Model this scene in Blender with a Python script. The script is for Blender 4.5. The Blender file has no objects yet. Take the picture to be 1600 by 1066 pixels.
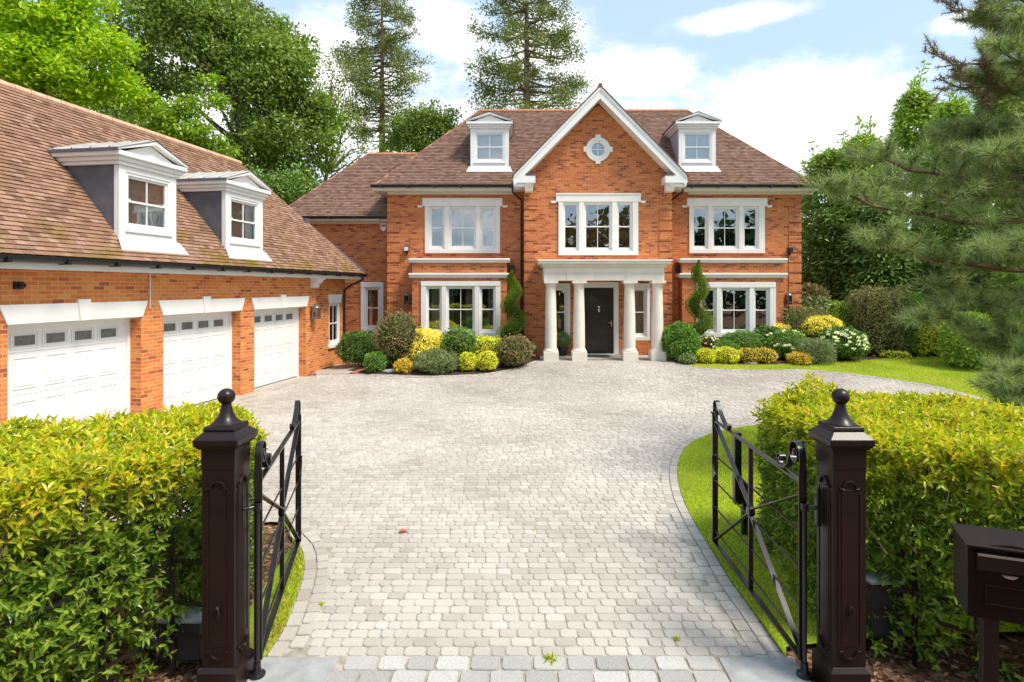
import bpy, math, random
import numpy as np
from mathutils import Vector, Matrix
rad = math.radians
rng = np.random.default_rng(7)
random.seed(7)
SC = bpy.context.scene
COL = SC.collection
H = 2.75; F = 900.0; PX = 815.0; PY = 449.0     # eye height and lens of the survey used to place things

def sstep(t):
    t = np.clip(t, 0, 1); return t*t*(3-2*t)
def gz(x, y):
    """ground height: the drive rises gently towards the house"""
    return 0.30*sstep((np.asarray(y)-14.0)/5.3)*sstep((np.asarray(x)+7.0)/3.5)
def G(px, py):
    """ground point of a photo position"""
    z = 0.0
    for _ in range(12):
        Y = F*(H-z)/(py-PY); X = (px-PX)/F*Y; z = float(gz(X, Y))
    return (X, Y, z)
def W(px, py, Y):
    return ((px-PX)/F*Y, Y, H-(py-PY)/F*Y)

# ------------------------------------------------------------------ meshes
class MB:
    def __init__(s): s.v = []; s.f = []; s.uv = None
    def quad(s, *p):
        n = len(s.v); s.v += [tuple(q) for q in p]; s.f.append(tuple(range(n, n+len(p))))
    poly = quad
    def box(s, x0, x1, y0, y1, z0, z1):
        n = len(s.v)
        s.v += [(x0,y0,z0),(x1,y0,z0),(x1,y1,z0),(x0,y1,z0),(x0,y0,z1),(x1,y0,z1),(x1,y1,z1),(x0,y1,z1)]
        s.f += [tuple(n+i for i in q) for q in ((0,3,2,1),(4,5,6,7),(0,1,5,4),(1,2,6,5),(2,3,7,6),(3,0,4,7))]
        return s
    def prism(s, pts, d):
        """closed solid: polygon pts (3D) swept by vector d"""
        n = len(s.v); k = len(pts); d = Vector(d)
        s.v += [tuple(p) for p in pts] + [tuple(Vector(p)+d) for p in pts]
        s.f.append(tuple(n+i for i in range(k))[::-1]); s.f.append(tuple(n+k+i for i in range(k)))
        for i in range(k):
            j = (i+1) % k; s.f.append((n+i, n+j, n+k+j, n+k+i))
        return s
    def bar(s, a, b, w, h, up=(0,0,1)):
        a = Vector(a); b = Vector(b); d = (b-a).normalized(); u = Vector(up)
        if abs(d.dot(u)) > .97: u = Vector((0,1,0))
        sd = d.cross(u).normalized(); u2 = sd.cross(d).normalized()
        p = [a+sd*w/2*i+u2*h/2*j for i, j in ((-1,-1),(1,-1),(1,1),(-1,1))]
        return s.prism(p, b-a)
    def tube(s, pts, rs, n=8, cap=True):
        pts = [Vector(p) for p in pts]; k = len(pts)
        if not hasattr(rs, '__len__'): rs = [rs]*k
        base = len(s.v); u = None
        for i, p in enumerate(pts):
            d = (pts[min(i+1, k-1)]-pts[max(i-1, 0)]).normalized()
            if u is None: u = d.orthogonal().normalized()
            else:
                u = (u-d*u.dot(d))
                u = u.normalized() if u.length > 1e-5 else d.orthogonal().normalized()
            w = d.cross(u)
            for j in range(n):
                a = 2*math.pi*j/n; s.v.append(tuple(p+(u*math.cos(a)+w*math.sin(a))*rs[i]))
        for i in range(k-1):
            for j in range(n):
                a = base+i*n+j; b = base+i*n+(j+1) % n; s.f.append((a, b, b+n, a+n))
        if cap:
            s.f.append(tuple(base+j for j in range(n))[::-1]); s.f.append(tuple(base+(k-1)*n+j for j in range(n)))
        return s
    def lathe(s, c, prof, n=24, axis='z'):
        base = len(s.v); k = len(prof)
        for r, z in prof:
            for j in range(n):
                a = 2*math.pi*j/n
                if axis == 'z': s.v.append((c[0]+r*math.cos(a), c[1]+r*math.sin(a), c[2]+z))
                else: s.v.append((c[0]+r*math.cos(a), c[1]+z, c[2]+r*math.sin(a)))
        for i in range(k-1):
            for j in range(n):
                a = base+i*n+j; b = base+i*n+(j+1) % n; s.f.append((a, b, b+n, a+n))
        s.f.append(tuple(base+j for j in range(n))[::-1]); s.f.append(tuple(base+(k-1)*n+j for j in range(n)))
        return s
    def extrude_profile(s, prof, x0, x1, back=None):
        """moulding: profile of (y, z), run along x"""
        return s.prism([(x0, y, z) for y, z in prof], (x1-x0, 0, 0))

def link(o, parent=None):
    COL.objects.link(o)
    if parent is not None: o.parent = parent
    return o
def mesh_obj(name, me, mats, parent=None):
    if not isinstance(mats, (list, tuple)): mats = [mats]
    for m in mats: me.materials.append(m)
    return link(bpy.data.objects.new(name, me), parent)
def boxuv(me):
    n = len(me.loops)
    co = np.empty(len(me.vertices)*3); me.vertices.foreach_get('co', co); co = co.reshape(-1, 3)
    li = np.empty(n, dtype=np.int64); me.loops.foreach_get('vertex_index', li)
    nn = np.empty(len(me.polygons)*3); me.polygons.foreach_get('normal', nn); nn = np.abs(nn.reshape(-1, 3))
    tot = np.empty(len(me.polygons), dtype=np.int64); me.polygons.foreach_get('loop_total', tot)
    ax = np.repeat(np.argmax(nn+np.array([0, 1e-3, 0]), axis=1), tot); p = co[li]
    uv = np.where((ax == 0)[:, None], p[:, [1, 2]], np.where((ax == 1)[:, None], p[:, [0, 2]], p[:, [0, 1]]))
    l = me.uv_layers.new(name='UVMap'); l.data.foreach_set('uv', uv.astype(np.float32).ravel())
def make(name, mb, mat, parent=None, bevel=0, smooth=False, label=None, fr=None):
    """fr: offset of the parent's frame, so verts are given in frame coordinates"""
    off = Vector(fr) if fr is not None else (Vector(parent['_o']) if parent is not None and '_o' in parent else Vector((0,0,0)))
    me = bpy.data.meshes.new(name)
    me.from_pydata([tuple(Vector(v)-off) for v in mb.v], [], mb.f); me.validate(); me.update()
    boxuv_off(me, off)
    if smooth:
        me.polygons.foreach_set('use_smooth', [True]*len(me.polygons))
        me.set_sharp_from_angle(angle=rad(35))
    o = mesh_obj(name, me, mat, parent)
    if parent is not None and '_o' in parent: o['_o'] = parent['_o']
    if bevel:
        b = o.modifiers.new('bevel', 'BEVEL'); b.width = bevel; b.segments = 2; b.limit_method = 'ANGLE'; b.angle_limit = rad(40)
    if label: o['label'] = label
    return o
def boxuv_off(me, off):
    boxuv(me)
def raw(name, V, idx, sizes, mat, parent=None, attr=None):
    me = bpy.data.meshes.new(name)
    me.vertices.add(len(V)); me.vertices.foreach_set('co', np.ascontiguousarray(V, dtype=np.float32).ravel())
    me.loops.add(len(idx)); me.loops.foreach_set('vertex_index', np.ascontiguousarray(idx, dtype=np.int32))
    me.polygons.add(len(sizes)); st = np.concatenate([[0], np.cumsum(sizes)[:-1]]).astype(np.int32)
    me.polygons.foreach_set('loop_start', st)
    me.polygons.foreach_set('use_smooth', [False]*len(sizes))
    me.update(calc_edges=True)
    if attr is not None:
        a = me.attributes.new('young', 'FLOAT', 'POINT'); a.data.foreach_set('value', np.ascontiguousarray(attr, dtype=np.float32))
    return mesh_obj(name, me, mat, parent)

def tag(o, label=None, cat=None, group=None, kind=None):
    if label: o['label'] = label
    if cat: o['category'] = cat
    if group: o['group'] = group
    if kind: o['kind'] = kind
    return o
def thing(name, label, cat, loc=(0,0,0), group=None, rotz=0):
    o = bpy.data.objects.new(name, None); o.empty_display_size = .1; COL.objects.link(o)
    o.location = loc; o.rotation_euler = (0, 0, rotz); o['_o'] = tuple(loc) if rotz == 0 else (0,0,0)
    return tag(o, label, cat, group)

# ------------------------------------------------------------------ leaves
def unit(a): return a/np.maximum(np.linalg.norm(a, axis=-1, keepdims=True), 1e-9)
def leaves6(P, A, N, L, Wd, fold=.22, droop=.12):
    """folded two-face leaves"""
    A = unit(A); S = unit(np.cross(A, N)); N = np.cross(S, A)
    L = np.asarray(L).reshape(-1, 1)*np.ones((len(P), 1)); Wd = np.asarray(Wd).reshape(-1, 1)*np.ones((len(P), 1))
    b = P; t = P+A*L-N*L*droop
    l1 = P+A*L*.3+S*Wd*.46+N*Wd*fold; l2 = P+A*L*.68+S*Wd*.36+N*Wd*fold-N*L*droop*.4
    r1 = P+A*L*.3-S*Wd*.46+N*Wd*fold; r2 = P+A*L*.68-S*Wd*.36+N*Wd*fold-N*L*droop*.4
    V = np.stack([b, l1, l2, t, r2, r1], 1).reshape(-1, 3)
    k = np.arange(len(P))[:, None]*6
    idx = (k+np.array([0, 3, 2, 1, 0, 5, 4, 3])).ravel()
    return V, idx, np.full(len(P)*2, 4), 6
def leaves4(P, A, N, L, Wd):
    A = unit(A); S = unit(np.cross(A, N))
    L = np.asarray(L).reshape(-1, 1)*np.ones((len(P), 1)); Wd = np.asarray(Wd).reshape(-1, 1)*np.ones((len(P), 1))
    V = np.stack([P, P+A*L*.5+S*Wd*.5, P+A*L, P+A*L*.5-S*Wd*.5], 1).reshape(-1, 3)
    k = np.arange(len(P))[:, None]*4
    return V, (k+np.array([0, 1, 2, 3])).ravel(), np.full(len(P), 4), 4
def needles3(P, A, L, w):
    A = unit(A); S = unit(np.cross(A, unit(rng.normal(size=P.shape))))
    L = np.asarray(L).reshape(-1, 1)*np.ones((len(P), 1))
    V = np.stack([P-S*w/2, P+S*w/2, P+A*L], 1).reshape(-1, 3)
    return V, np.arange(len(P)*3), np.full(len(P), 3), 3
def leafobj(name, parent, mat, P, A, N, L, Wd, near=False, young=None):
    if parent is not None and '_o' in parent: P = P-np.array(parent['_o'])
    V, idx, sz, k = leaves6(P, A, N, L, Wd) if near else leaves4(P, A, N, L, Wd)
    o = raw(name, V, idx, sz, mat, parent, None if young is None else np.repeat(young, k))
    if parent is not None and '_o' in parent: o['_o'] = parent['_o']
    return o
def rdir(n): return unit(rng.normal(size=(n, 3)))

# ------------------------------------------------------------------ materials
GAIN = 1.6
def newmat(name):
    m = bpy.data.materials.new(name); m.use_nodes = True; nt = m.node_tree
    for n in list(nt.nodes): nt.nodes.remove(n)
    o = nt.nodes.new('ShaderNodeOutputMaterial')
    return m, nt, o
def N_(nt, t, **kw):
    n = nt.nodes.new(t)
    for k, v in kw.items():
        if k in n.inputs.keys(): n.inputs[k].default_value = v
        else: setattr(n, k, v)
    return n
def ramp(nt, stops, interp='LINEAR'):
    r = nt.nodes.new('ShaderNodeValToRGB'); r.color_ramp.interpolation = interp
    e = r.color_ramp.elements
    while len(e) < len(stops): e.new(0.5)
    for i, (p, c) in enumerate(stops): e[i].position = p; e[i].color = (c[0], c[1], c[2], 1)
    return r
def princ(nt, out, rough=.6, spec=.5, metal=0, coat=0):
    p = nt.nodes.new('ShaderNodeBsdfPrincipled'); p.inputs['Roughness'].default_value = rough
    p.inputs['Specular IOR Level'].default_value = spec; p.inputs['Metallic'].default_value = metal
    p.inputs['Coat Weight'].default_value = coat
    nt.links.new(p.outputs[0], out.inputs[0]); return p
def mixc(nt, f, a, b, mode='MIX'):
    m = nt.nodes.new('ShaderNodeMix'); m.data_type = 'RGBA'; m.blend_type = mode
    for s, v in ((0, f), (6, a), (7, b)):
        if isinstance(v, (int, float)): m.inputs[s].default_value = v
        elif isinstance(v, tuple): m.inputs[s].default_value = (v[0], v[1], v[2], 1)
        else: nt.links.new(v, m.inputs[s])
    return m.outputs[2]
def math_(nt, op, a, b=0.0, c=None):
    m = nt.nodes.new('ShaderNodeMath'); m.operation = op
    for i, v in enumerate((a, b, c)):
        if v is None: continue
        if isinstance(v, (int, float)): m.inputs[i].default_value = v
        else: nt.links.new(v, m.inputs[i])
    return m.outputs[0]
def noise(nt, scale, detail=3, vec=None, rough=.55):
    n = N_(nt, 'ShaderNodeTexNoise', Scale=scale, Detail=detail, Roughness=rough)
    if vec is not None: nt.links.new(vec, n.inputs['Vector'])
    return n.outputs[0]
def bump(nt, p, h, strength=.3, dist=.01):
    b = N_(nt, 'ShaderNodeBump', Strength=strength, Distance=dist)
    nt.links.new(h, b.inputs['Height']); nt.links.new(b.outputs[0], p.inputs['Normal'])
def coord(nt, which='Object'):
    return nt.nodes.new('ShaderNodeTexCoord').outputs[which]

def plain(name, col, rough=.5, spec=.5, metal=0, coat=0, var=.12, scale=3, bmp=0.0, bscale=60):
    m, nt, o = newmat(name); p = princ(nt, o, rough, spec, metal, coat)
    c = coord(nt); n = noise(nt, scale, 4, c)
    a = tuple(x*(1-var) for x in col); b = tuple(min(1, x*(1+var)) for x in col)
    r = ramp(nt, [(.3, a), (.7, b)]); nt.links.new(n, r.inputs[0]); nt.links.new(r.outputs[0], p.inputs['Base Color'])
    if bmp: bump(nt, p, noise(nt, bscale, 3, c), bmp, .005)
    return m
def leafmat(name, cols, rough=.45, trans=.3, spec=.35, young=None, clump=1.2, patch=None):
    m, nt, o = newmat(name)
    g = nt.nodes.new('ShaderNodeNewGeometry')
    r = ramp(nt, [(i/max(1, len(cols)-1), c) for i, c in enumerate(cols)]); nt.links.new(g.outputs['Random Per Island'], r.inputs[0])
    col = r.outputs[0]
    n = noise(nt, clump, 2, coord(nt))
    v = math_(nt, 'MULTIPLY_ADD', n, .7, .65)
    col = mixc(nt, 1.0, col, (GAIN*1.02, GAIN, GAIN*.95), 'MULTIPLY')
    hs = N_(nt, 'ShaderNodeHueSaturation'); nt.links.new(col, hs.inputs['Color']); nt.links.new(v, hs.inputs['Value']); col = hs.outputs[0]
    if patch:
        pn_ = noise(nt, patch[0], 5, coord(nt), .6); pr = N_(nt, 'ShaderNodeMapRange'); pr.inputs[1].default_value = .52; pr.inputs[2].default_value = .68; nt.links.new(pn_, pr.inputs[0]); col = mixc(nt, math_(nt, 'MULTIPLY', pr.outputs[0], patch[2]), col, patch[1])
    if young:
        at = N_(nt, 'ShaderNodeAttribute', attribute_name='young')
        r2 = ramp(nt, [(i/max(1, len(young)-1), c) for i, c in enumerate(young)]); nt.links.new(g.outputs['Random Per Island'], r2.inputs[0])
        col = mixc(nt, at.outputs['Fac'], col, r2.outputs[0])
    p = nt.nodes.new('ShaderNodeBsdfPrincipled'); p.inputs['Roughness'].default_value = rough; p.inputs['Specular IOR Level'].default_value = spec
    nt.links.new(col, p.inputs['Base Color'])
    t = nt.nodes.new('ShaderNodeBsdfTranslucent')
    tc = mixc(nt, 1.0, col, (1.25, 1.3, .55), 'MULTIPLY'); nt.links.new(tc, t.inputs[0])
    mx = nt.nodes.new('ShaderNodeMixShader'); mx.inputs[0].default_value = trans
    nt.links.new(p.outputs[0], mx.inputs[1]); nt.links.new(t.outputs[0], mx.inputs[2]); nt.links.new(mx.outputs[0], o.inputs[0])
    return m

def brickmat(name, stops, mortar, bw=.225, bh=.075):
    m, nt, o = newmat(name); p = princ(nt, o, .85, .25)
    uv = coord(nt, 'UV'); s = N_(nt, 'ShaderNodeSeparateXYZ'); nt.links.new(uv, s.inputs[0])
    u, v = s.outputs[0], s.outputs[1]
    row = math_(nt, 'FLOOR', math_(nt, 'DIVIDE', v, bh)); odd = math_(nt, 'MODULO', math_(nt, 'ABSOLUTE', row), 2.0)
    uu = math_(nt, 'MULTIPLY_ADD', odd, .5, math_(nt, 'DIVIDE', u, bw))
    cell = math_(nt, 'FLOOR', uu)
    cx = N_(nt, 'ShaderNodeCombineXYZ'); nt.links.new(cell, cx.inputs[0]); nt.links.new(row, cx.inputs[1])
    wn = N_(nt, 'ShaderNodeTexWhiteNoise', noise_dimensions='2D'); nt.links.new(cx.outputs[0], wn.inputs['Vector'])
    r = ramp(nt, stops); nt.links.new(wn.outputs['Value'], r.inputs[0])
    fu = math_(nt, 'FRACT', uu); fv = math_(nt, 'FRACT', math_(nt, 'DIVIDE', v, bh))
    du = math_(nt, 'MULTIPLY', math_(nt, 'SUBTRACT', .5, math_(nt, 'ABSOLUTE', math_(nt, 'SUBTRACT', fu, .5))), bw)
    dv = math_(nt, 'MULTIPLY', math_(nt, 'SUBTRACT', .5, math_(nt, 'ABSOLUTE', math_(nt, 'SUBTRACT', fv, .5))), bh)
    d = math_(nt, 'MINIMUM', du, dv)
    nz = noise(nt, 90, 3, uv); d = math_(nt, 'ADD', d, math_(nt, 'MULTIPLY', math_(nt, 'SUBTRACT', nz, .5), .006))
    mr = N_(nt, 'ShaderNodeMapRange'); mr.inputs[1].default_value = .0035; mr.inputs[2].default_value = .0075; nt.links.new(d, mr.inputs[0])
    big = noise(nt, .7, 4, uv); fine = noise(nt, 45, 4, uv)
    col = mixc(nt, math_(nt, 'MULTIPLY', fine, .3), r.outputs[0], (.72, .42, .28), 'MULTIPLY')
    hs = N_(nt, 'ShaderNodeHueSaturation'); nt.links.new(col, hs.inputs['Color']); nt.links.new(math_(nt, 'MULTIPLY_ADD', big, .5, .78), hs.inputs['Value'])
    mc = mixc(nt, fine, tuple(x*.85 for x in mortar), mortar)
    col = mixc(nt, mr.outputs[0], mc, hs.outputs[0]); nt.links.new(col, p.inputs['Base Color'])
    hgt = math_(nt, 'ADD', mr.outputs[0], math_(nt, 'MULTIPLY', fine, .35)); bump(nt, p, hgt, .6, .006)
    return m
def islandmat(name, stops, rough=.8, spec=.3, moss=None, bmp=.4, bscale=70, blot=None, fine=.35):
    m, nt, o = newmat(name); p = princ(nt, o, rough, spec)
    g = nt.nodes.new('ShaderNodeNewGeometry'); c = coord(nt)
    r = ramp(nt, stops); nt.links.new(g.outputs['Random Per Island'], r.inputs[0])
    fn = noise(nt, bscale, 4, c)
    hs = N_(nt, 'ShaderNodeHueSaturation'); nt.links.new(r.outputs[0], hs.inputs['Color']); nt.links.new(math_(nt, 'MULTIPLY_ADD', fn, fine*2, 1-fine), hs.inputs['Value'])
    col = hs.outputs[0]
    if blot:
        bn = noise(nt, blot[0], 4, c); rr = ramp(nt, [(.35, (0,0,0)), (.7, (1,1,1))]); nt.links.new(bn, rr.inputs[0])
        col = mixc(nt, math_(nt, 'MULTIPLY', rr.outputs[0], blot[2]), col, blot[1], 'MULTIPLY')
    if moss:
        sc, colr, lo, hi, zlo, zhi = moss
        mn = noise(nt, sc, 5, c, .65); sp = N_(nt, 'ShaderNodeSeparateXYZ'); nt.links.new(c, sp.inputs[0])
        zz = N_(nt, 'ShaderNodeMapRange'); zz.inputs[1].default_value = zlo; zz.inputs[2].default_value = zhi; zz.inputs[3].default_value = .16; zz.inputs[4].default_value = -.1
        nt.links.new(sp.outputs[2], zz.inputs[0])
        mm = N_(nt, 'ShaderNodeMapRange'); mm.inputs[1].default_value = lo; mm.inputs[2].default_value = hi
        nt.links.new(math_(nt, 'ADD', mn, zz.outputs[0]), mm.inputs[0])
        mcol = mixc(nt, fn, colr, tuple(x*.45 for x in colr))
        col = mixc(nt, mm.outputs[0], col, mcol)
    nt.links.new(col, p.inputs['Base Color'])
    if bmp: bump(nt, p, fn, bmp, .004)
    return m
M = {}
BR = [(0, (.27,.070,.038)), (.10, (.35,.090,.038)), (.18, (.49,.138,.044)), (.5, (.57,.17,.050)), (.8, (.61,.20,.060)), (1, (.63,.25,.09))]
M['brick'] = brickmat('red_brick', BR, (.50,.34,.22))
BG = [(0, (.38,.10,.04)), (.08, (.46,.12,.04)), (.16, (.63,.185,.045)), (.7, (.70,.24,.06)), (1, (.72,.30,.09))]
M['brick_orange'] = brickmat('orange_brick', BG, (.66,.46,.28))
TL = [(0, (.135,.075,.055)), (.15, (.175,.10,.074)), (.5, (.215,.125,.092)), (.8, (.24,.143,.106)), (1, (.275,.172,.13))]
M['tile'] = islandmat('clay_tile', TL, .85, .2, moss=(1.1, (.30,.20,.02), .68, .78, 5.0, 8.5), bscale=40)
TG = [(0, (.17,.095,.062)), (.12, (.225,.125,.08)), (.5, (.29,.165,.107)), (.8, (.325,.19,.127)), (1, (.38,.235,.165))]
M['tile_garage'] = islandmat('weathered_clay_tile', TG, .85, .2, moss=(1.7, (.27,.18,.03), .63, .80, 3.2, 5.6), bscale=40)
M['ridge'] = plain('ridge_tile', (.50,.24,.14), .85, .2, var=.25, scale=6, bmp=.3)
M['ridge_dark'] = plain('dark_verge_tile', (.16,.09,.075), .85, .2, var=.3, scale=8)
M['white'] = plain('white_paint', (.82,.81,.79), .35, .5, var=.03)
M['stone'] = plain('cast_stone', (.74,.68,.59), .8, .25, var=.07, scale=2.2, bmp=.15, bscale=120)
M['stone_pale'] = plain('white_lintel_stone', (.85,.83,.79), .8, .25, var=.05, scale=2.2, bmp=.15, bscale=120)
M['soffit'] = plain('painted_soffit', (.74,.70,.62), .5, .4, var=.04)
M['door_white'] = plain('white_garage_door', (.83,.82,.80), .45, .4, var=.02)
M['lead'] = plain('lead_sheet', (.105,.11,.13), .55, .5, var=.2, scale=4)
M['lead_pale'] = plain('weathered_lead', (.46,.44,.41), .65, .4, var=.14, scale=5)
M['black'] = plain('black_plastic', (.012,.012,.014), .35, .5, var=.2)
M['iron'] = plain('black_painted_iron', (.013,.010,.010), .3, .45, coat=.1, var=.25, scale=8, bmp=.06, bscale=40)
M['post'] = plain('dark_brown_gloss_paint', (.016,.0075,.0065), .38, .35, coat=.06, var=.25, scale=6, bmp=.05, bscale=30)
M['door_black'] = plain('black_front_door', (.020,.013,.014), .3, .5, coat=.25)
M['chrome'] = plain('polished_metal', (.75,.75,.74), .15, .5, metal=1)
M['curtain'] = plain('cream_curtain', (.62,.54,.42), .9, .1, var=.15, scale=9)
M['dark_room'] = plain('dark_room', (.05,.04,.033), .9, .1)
M['soil'] = plain('bed_soil', (.065,.045,.032), .95, .1, var=.5, scale=14, bmp=.8, bscale=30)
M['joint'] = plain('sand_joint', (.36,.32,.265), .95, .1, var=.35, scale=9, bmp=.4)
M['slab'] = plain('grey_slab', (.34,.34,.335), .8, .3, var=.18, scale=7, bmp=.3)
M['slab_path'] = plain('path_slab', (.42,.38,.33), .85, .2, var=.1, scale=5)
M['bark'] = plain('bark', (.10,.075,.052), .9, .15, var=.4, scale=6, bmp=.8, bscale=14)
M['bark_red'] = plain('redwood_bark', (.19,.13,.095), .95, .1, var=.35, scale=3, bmp=.8, bscale=10)
M['twig'] = plain('twig_bark', (.15,.10,.065), .9, .15, var=.3, scale=9)
M['mat_dark'] = plain('coir_mat', (.045,.04,.032), .95, .1, var=.3, scale=60, bmp=.6)
M['red_brick_edge'] = plain('red_edging', (.38,.15,.09), .9, .2, var=.2, scale=12)
def pav(name, k=1.0):
    s = [(0, (.43,.39,.345)), (.12, (.48,.435,.385)), (.5, (.52,.475,.42)), (.8, (.545,.50,.445)), (1, (.59,.545,.49))]
    return islandmat(name, [(a, tuple(x*k for x in b)) for a, b in s], .85, .25, bscale=55, bmp=.5, blot=(.45, (.60,.56,.54), .7), fine=.18)
M['paver'] = pav('tumbled_paver'); M['sett'] = pav('granite_sett', .95)
def glassmat():
    m, nt, o = newmat('window_glass')
    gl = N_(nt, 'ShaderNodeBsdfGlossy', Roughness=.01); gl.inputs[0].default_value = (.86,.90,.94,1)
    tr = nt.nodes.new('ShaderNodeBsdfTransparent'); tr.inputs[0].default_value = (.75,.76,.74,1)
    fr = nt.nodes.new('ShaderNodeLayerWeight'); fr.inputs[0].default_value = .25
    f = math_(nt, 'MULTIPLY_ADD', fr.outputs['Fresnel'], .7, .33)
    wob = noise(nt, 1.4, 2, coord(nt)); b = N_(nt, 'ShaderNodeBump', Strength=.035, Distance=.1); nt.links.new(wob, b.inputs['Height']); nt.links.new(b.outputs[0], gl.inputs['Normal'])
    mx = nt.nodes.new('ShaderNodeMixShader'); nt.links.new(f, mx.inputs[0]); nt.links.new(tr.outputs[0], mx.inputs[1]); nt.links.new(gl.outputs[0], mx.inputs[2])
    nt.links.new(mx.outputs[0], o.inputs[0]); return m
M['glass'] = glassmat()
def lawnmat():
    m, nt, o = newmat('lawn_turf'); p = princ(nt, o, .9, .1)
    c = coord(nt); a = noise(nt, .8, 5, c); b = noise(nt, 40, 3, c)
    r = ramp(nt, [(.35, (.17,.27,.014)), (.5, (.24,.34,.02)), (.68, (.36,.36,.05))]); nt.links.new(a, r.inputs[0])
    hs = N_(nt, 'ShaderNodeHueSaturation'); nt.links.new(r.outputs[0], hs.inputs['Color']); nt.links.new(math_(nt, 'MULTIPLY_ADD', b, 1.0, .5), hs.inputs['Value'])
    nt.links.new(hs.outputs[0], p.inputs['Base Color']); bump(nt, p, b, .8, .02); return m
M['lawn'] = lawnmat()
def groundmat():
    m, nt, o = newmat('leaf_litter_ground'); p = princ(nt, o, .95, .1)
    c = coord(nt); v = N_(nt, 'ShaderNodeTexVoronoi', Scale=26.0); nt.links.new(c, v.inputs['Vector'])
    s = N_(nt, 'ShaderNodeSeparateColor'); nt.links.new(v.outputs['Color'], s.inputs[0])
    r = ramp(nt, [(0, (.05,.028,.018)), (.4, (.12,.06,.035)), (.8, (.22,.12,.07)), (1, (.36,.24,.15))]); nt.links.new(s.outputs[0], r.inputs[0])
    nt.links.new(r.outputs[0], p.inputs['Base Color']); bump(nt, p, v.outputs['Distance'], .7, .02); return m
M['litter'] = groundmat()
M['frosted'] = plain('obscured_glass', (.17,.165,.155), .25, .5, var=.25, scale=14)
M['joint_grey'] = plain('grey_joint', (.50,.48,.45), .8, .2)  # even grey for the stone joints and door section seams
M['ridge_pale'] = plain('pale_ridge_tile', (.62,.40,.27), .85, .2, var=.2, scale=5, bmp=.3)
M['lead_mid'] = plain('grey_lead_cheek', (.40,.40,.41), .6, .4, var=.1, scale=4)
M['tile_hip'] = islandmat('hip_clay_tile', [(0, (.16,.07,.05)), (.5, (.30,.14,.095)), (1, (.42,.22,.15))], .85, .2, bscale=40)
M['granite'] = islandmat('split_granite', [(0, (.33,.315,.295)), (.5, (.42,.40,.375)), (1, (.50,.48,.445))], .8, .3, bscale=70, bmp=.9, fine=.4)
M['sand_mortar'] = plain('sandy_mortar', (.52,.42,.31), .95, .1, var=.2, scale=9, bmp=.4)
M['dry_leaf'] = plain('dry_leaf', (.45,.16,.05), .8, .2)
M['motor'] = plain('grey_motor_housing', (.03,.03,.032), .5, .4, var=.2)
M['chrome_dull'] = plain('dull_metal', (.45,.43,.42), .35, .5, metal=.8)
M['emblem'] = plain('red_blue_mark', (.35,.10,.14), .5, .4)
M['lamp_glass'] = plain('pale_lamp_glass', (.6,.62,.6), .2, .5)
SKY = .15; SUN = 2.2; SANG = 16.0; EXPO = 1.15; CL = 4.4; BL = 3.0
# ------------------------------------------------------------------ building helpers (facade frame: x right, y into the wall, z up)
def wall_face(mb, x0, x1, z0, z1, y, holes=(), depth=.2):
    xs = sorted({x0, x1, *[h[0] for h in holes], *[h[1] for h in holes]}); zs = sorted({z0, z1, *[h[2] for h in holes], *[h[3] for h in holes]})
    xs = [a for a in xs if x0-1e-6 <= a <= x1+1e-6]; zs = [a for a in zs if z0-1e-6 <= a <= z1+1e-6]
    for i in range(len(xs)-1):
        for j in range(len(zs)-1):
            cx = (xs[i]+xs[i+1])/2; cz = (zs[j]+zs[j+1])/2
            if any(h[0] < cx < h[1] and h[2] < cz < h[3] for h in holes): continue
            mb.quad((xs[i], y, zs[j]), (xs[i+1], y, zs[j]), (xs[i+1], y, zs[j+1]), (xs[i], y, zs[j+1]))
    for a, b, c, d in holes:
        mb.quad((a, y, c), (a, y, d), (a, y+depth, d), (a, y+depth, c)); mb.quad((b, y, c), (b, y+depth, c), (b, y+depth, d), (b, y, d))
        mb.quad((a, y, d), (b, y, d), (b, y+depth, d), (a, y+depth, d)); mb.quad((a, y, c), (a, y+depth, c), (b, y+depth, c), (b, y, c))

def sash(frame, pane, a, b, c, d, y, nv=1, mid=None, sw=.055, gb=.022):
    """sash window between x a..b and z c..d: two sliding sashes, nv vertical bars"""
    mid = (c+d)/2 if mid is None else mid
    yo = y; yi = y+.035
    frame.box(a, a+sw*.7, yo, yo+.06, c, d); frame.box(b-sw*.7, b, yo, yo+.06, c, d)
    frame.box(a+sw*.7, b-sw*.7, yo+.002, yo+.06, d-sw*.8, d); frame.box(a+sw*.7, b-sw*.7, yo+.002, yo+.06, c, c+sw*1.3)
    frame.box(a+sw*.7, b-sw*.7, yo-.006, yo+.05, mid-.02, mid+.02)
    for k in range(nv):
        x = a+(b-a)*(k+1)/(nv+1); frame.box(x-gb/2, x+gb/2, yo+.012, yo+.045, c+sw*1.3, mid-.02); frame.box(x-gb/2, x+gb/2, yo+.012, yo+.045, mid+.02, d-sw*.8)
    for k in range(nv+1):                      # little sash horns on the meeting rail
        pass
    frame.box(a+sw*1.0, a+sw*1.5, yo-.006, yo+.03, mid+.02, mid+.05); frame.box(b-sw*1.5, b-sw*1.0, yo-.006, yo+.03, mid+.02, mid+.05)
    pane.quad((a+.01, y+.03, c+.01), (b-.01, y+.03, c+.01), (b-.01, y+.03, d-.01), (a+.01, y+.03, d-.01))

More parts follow.
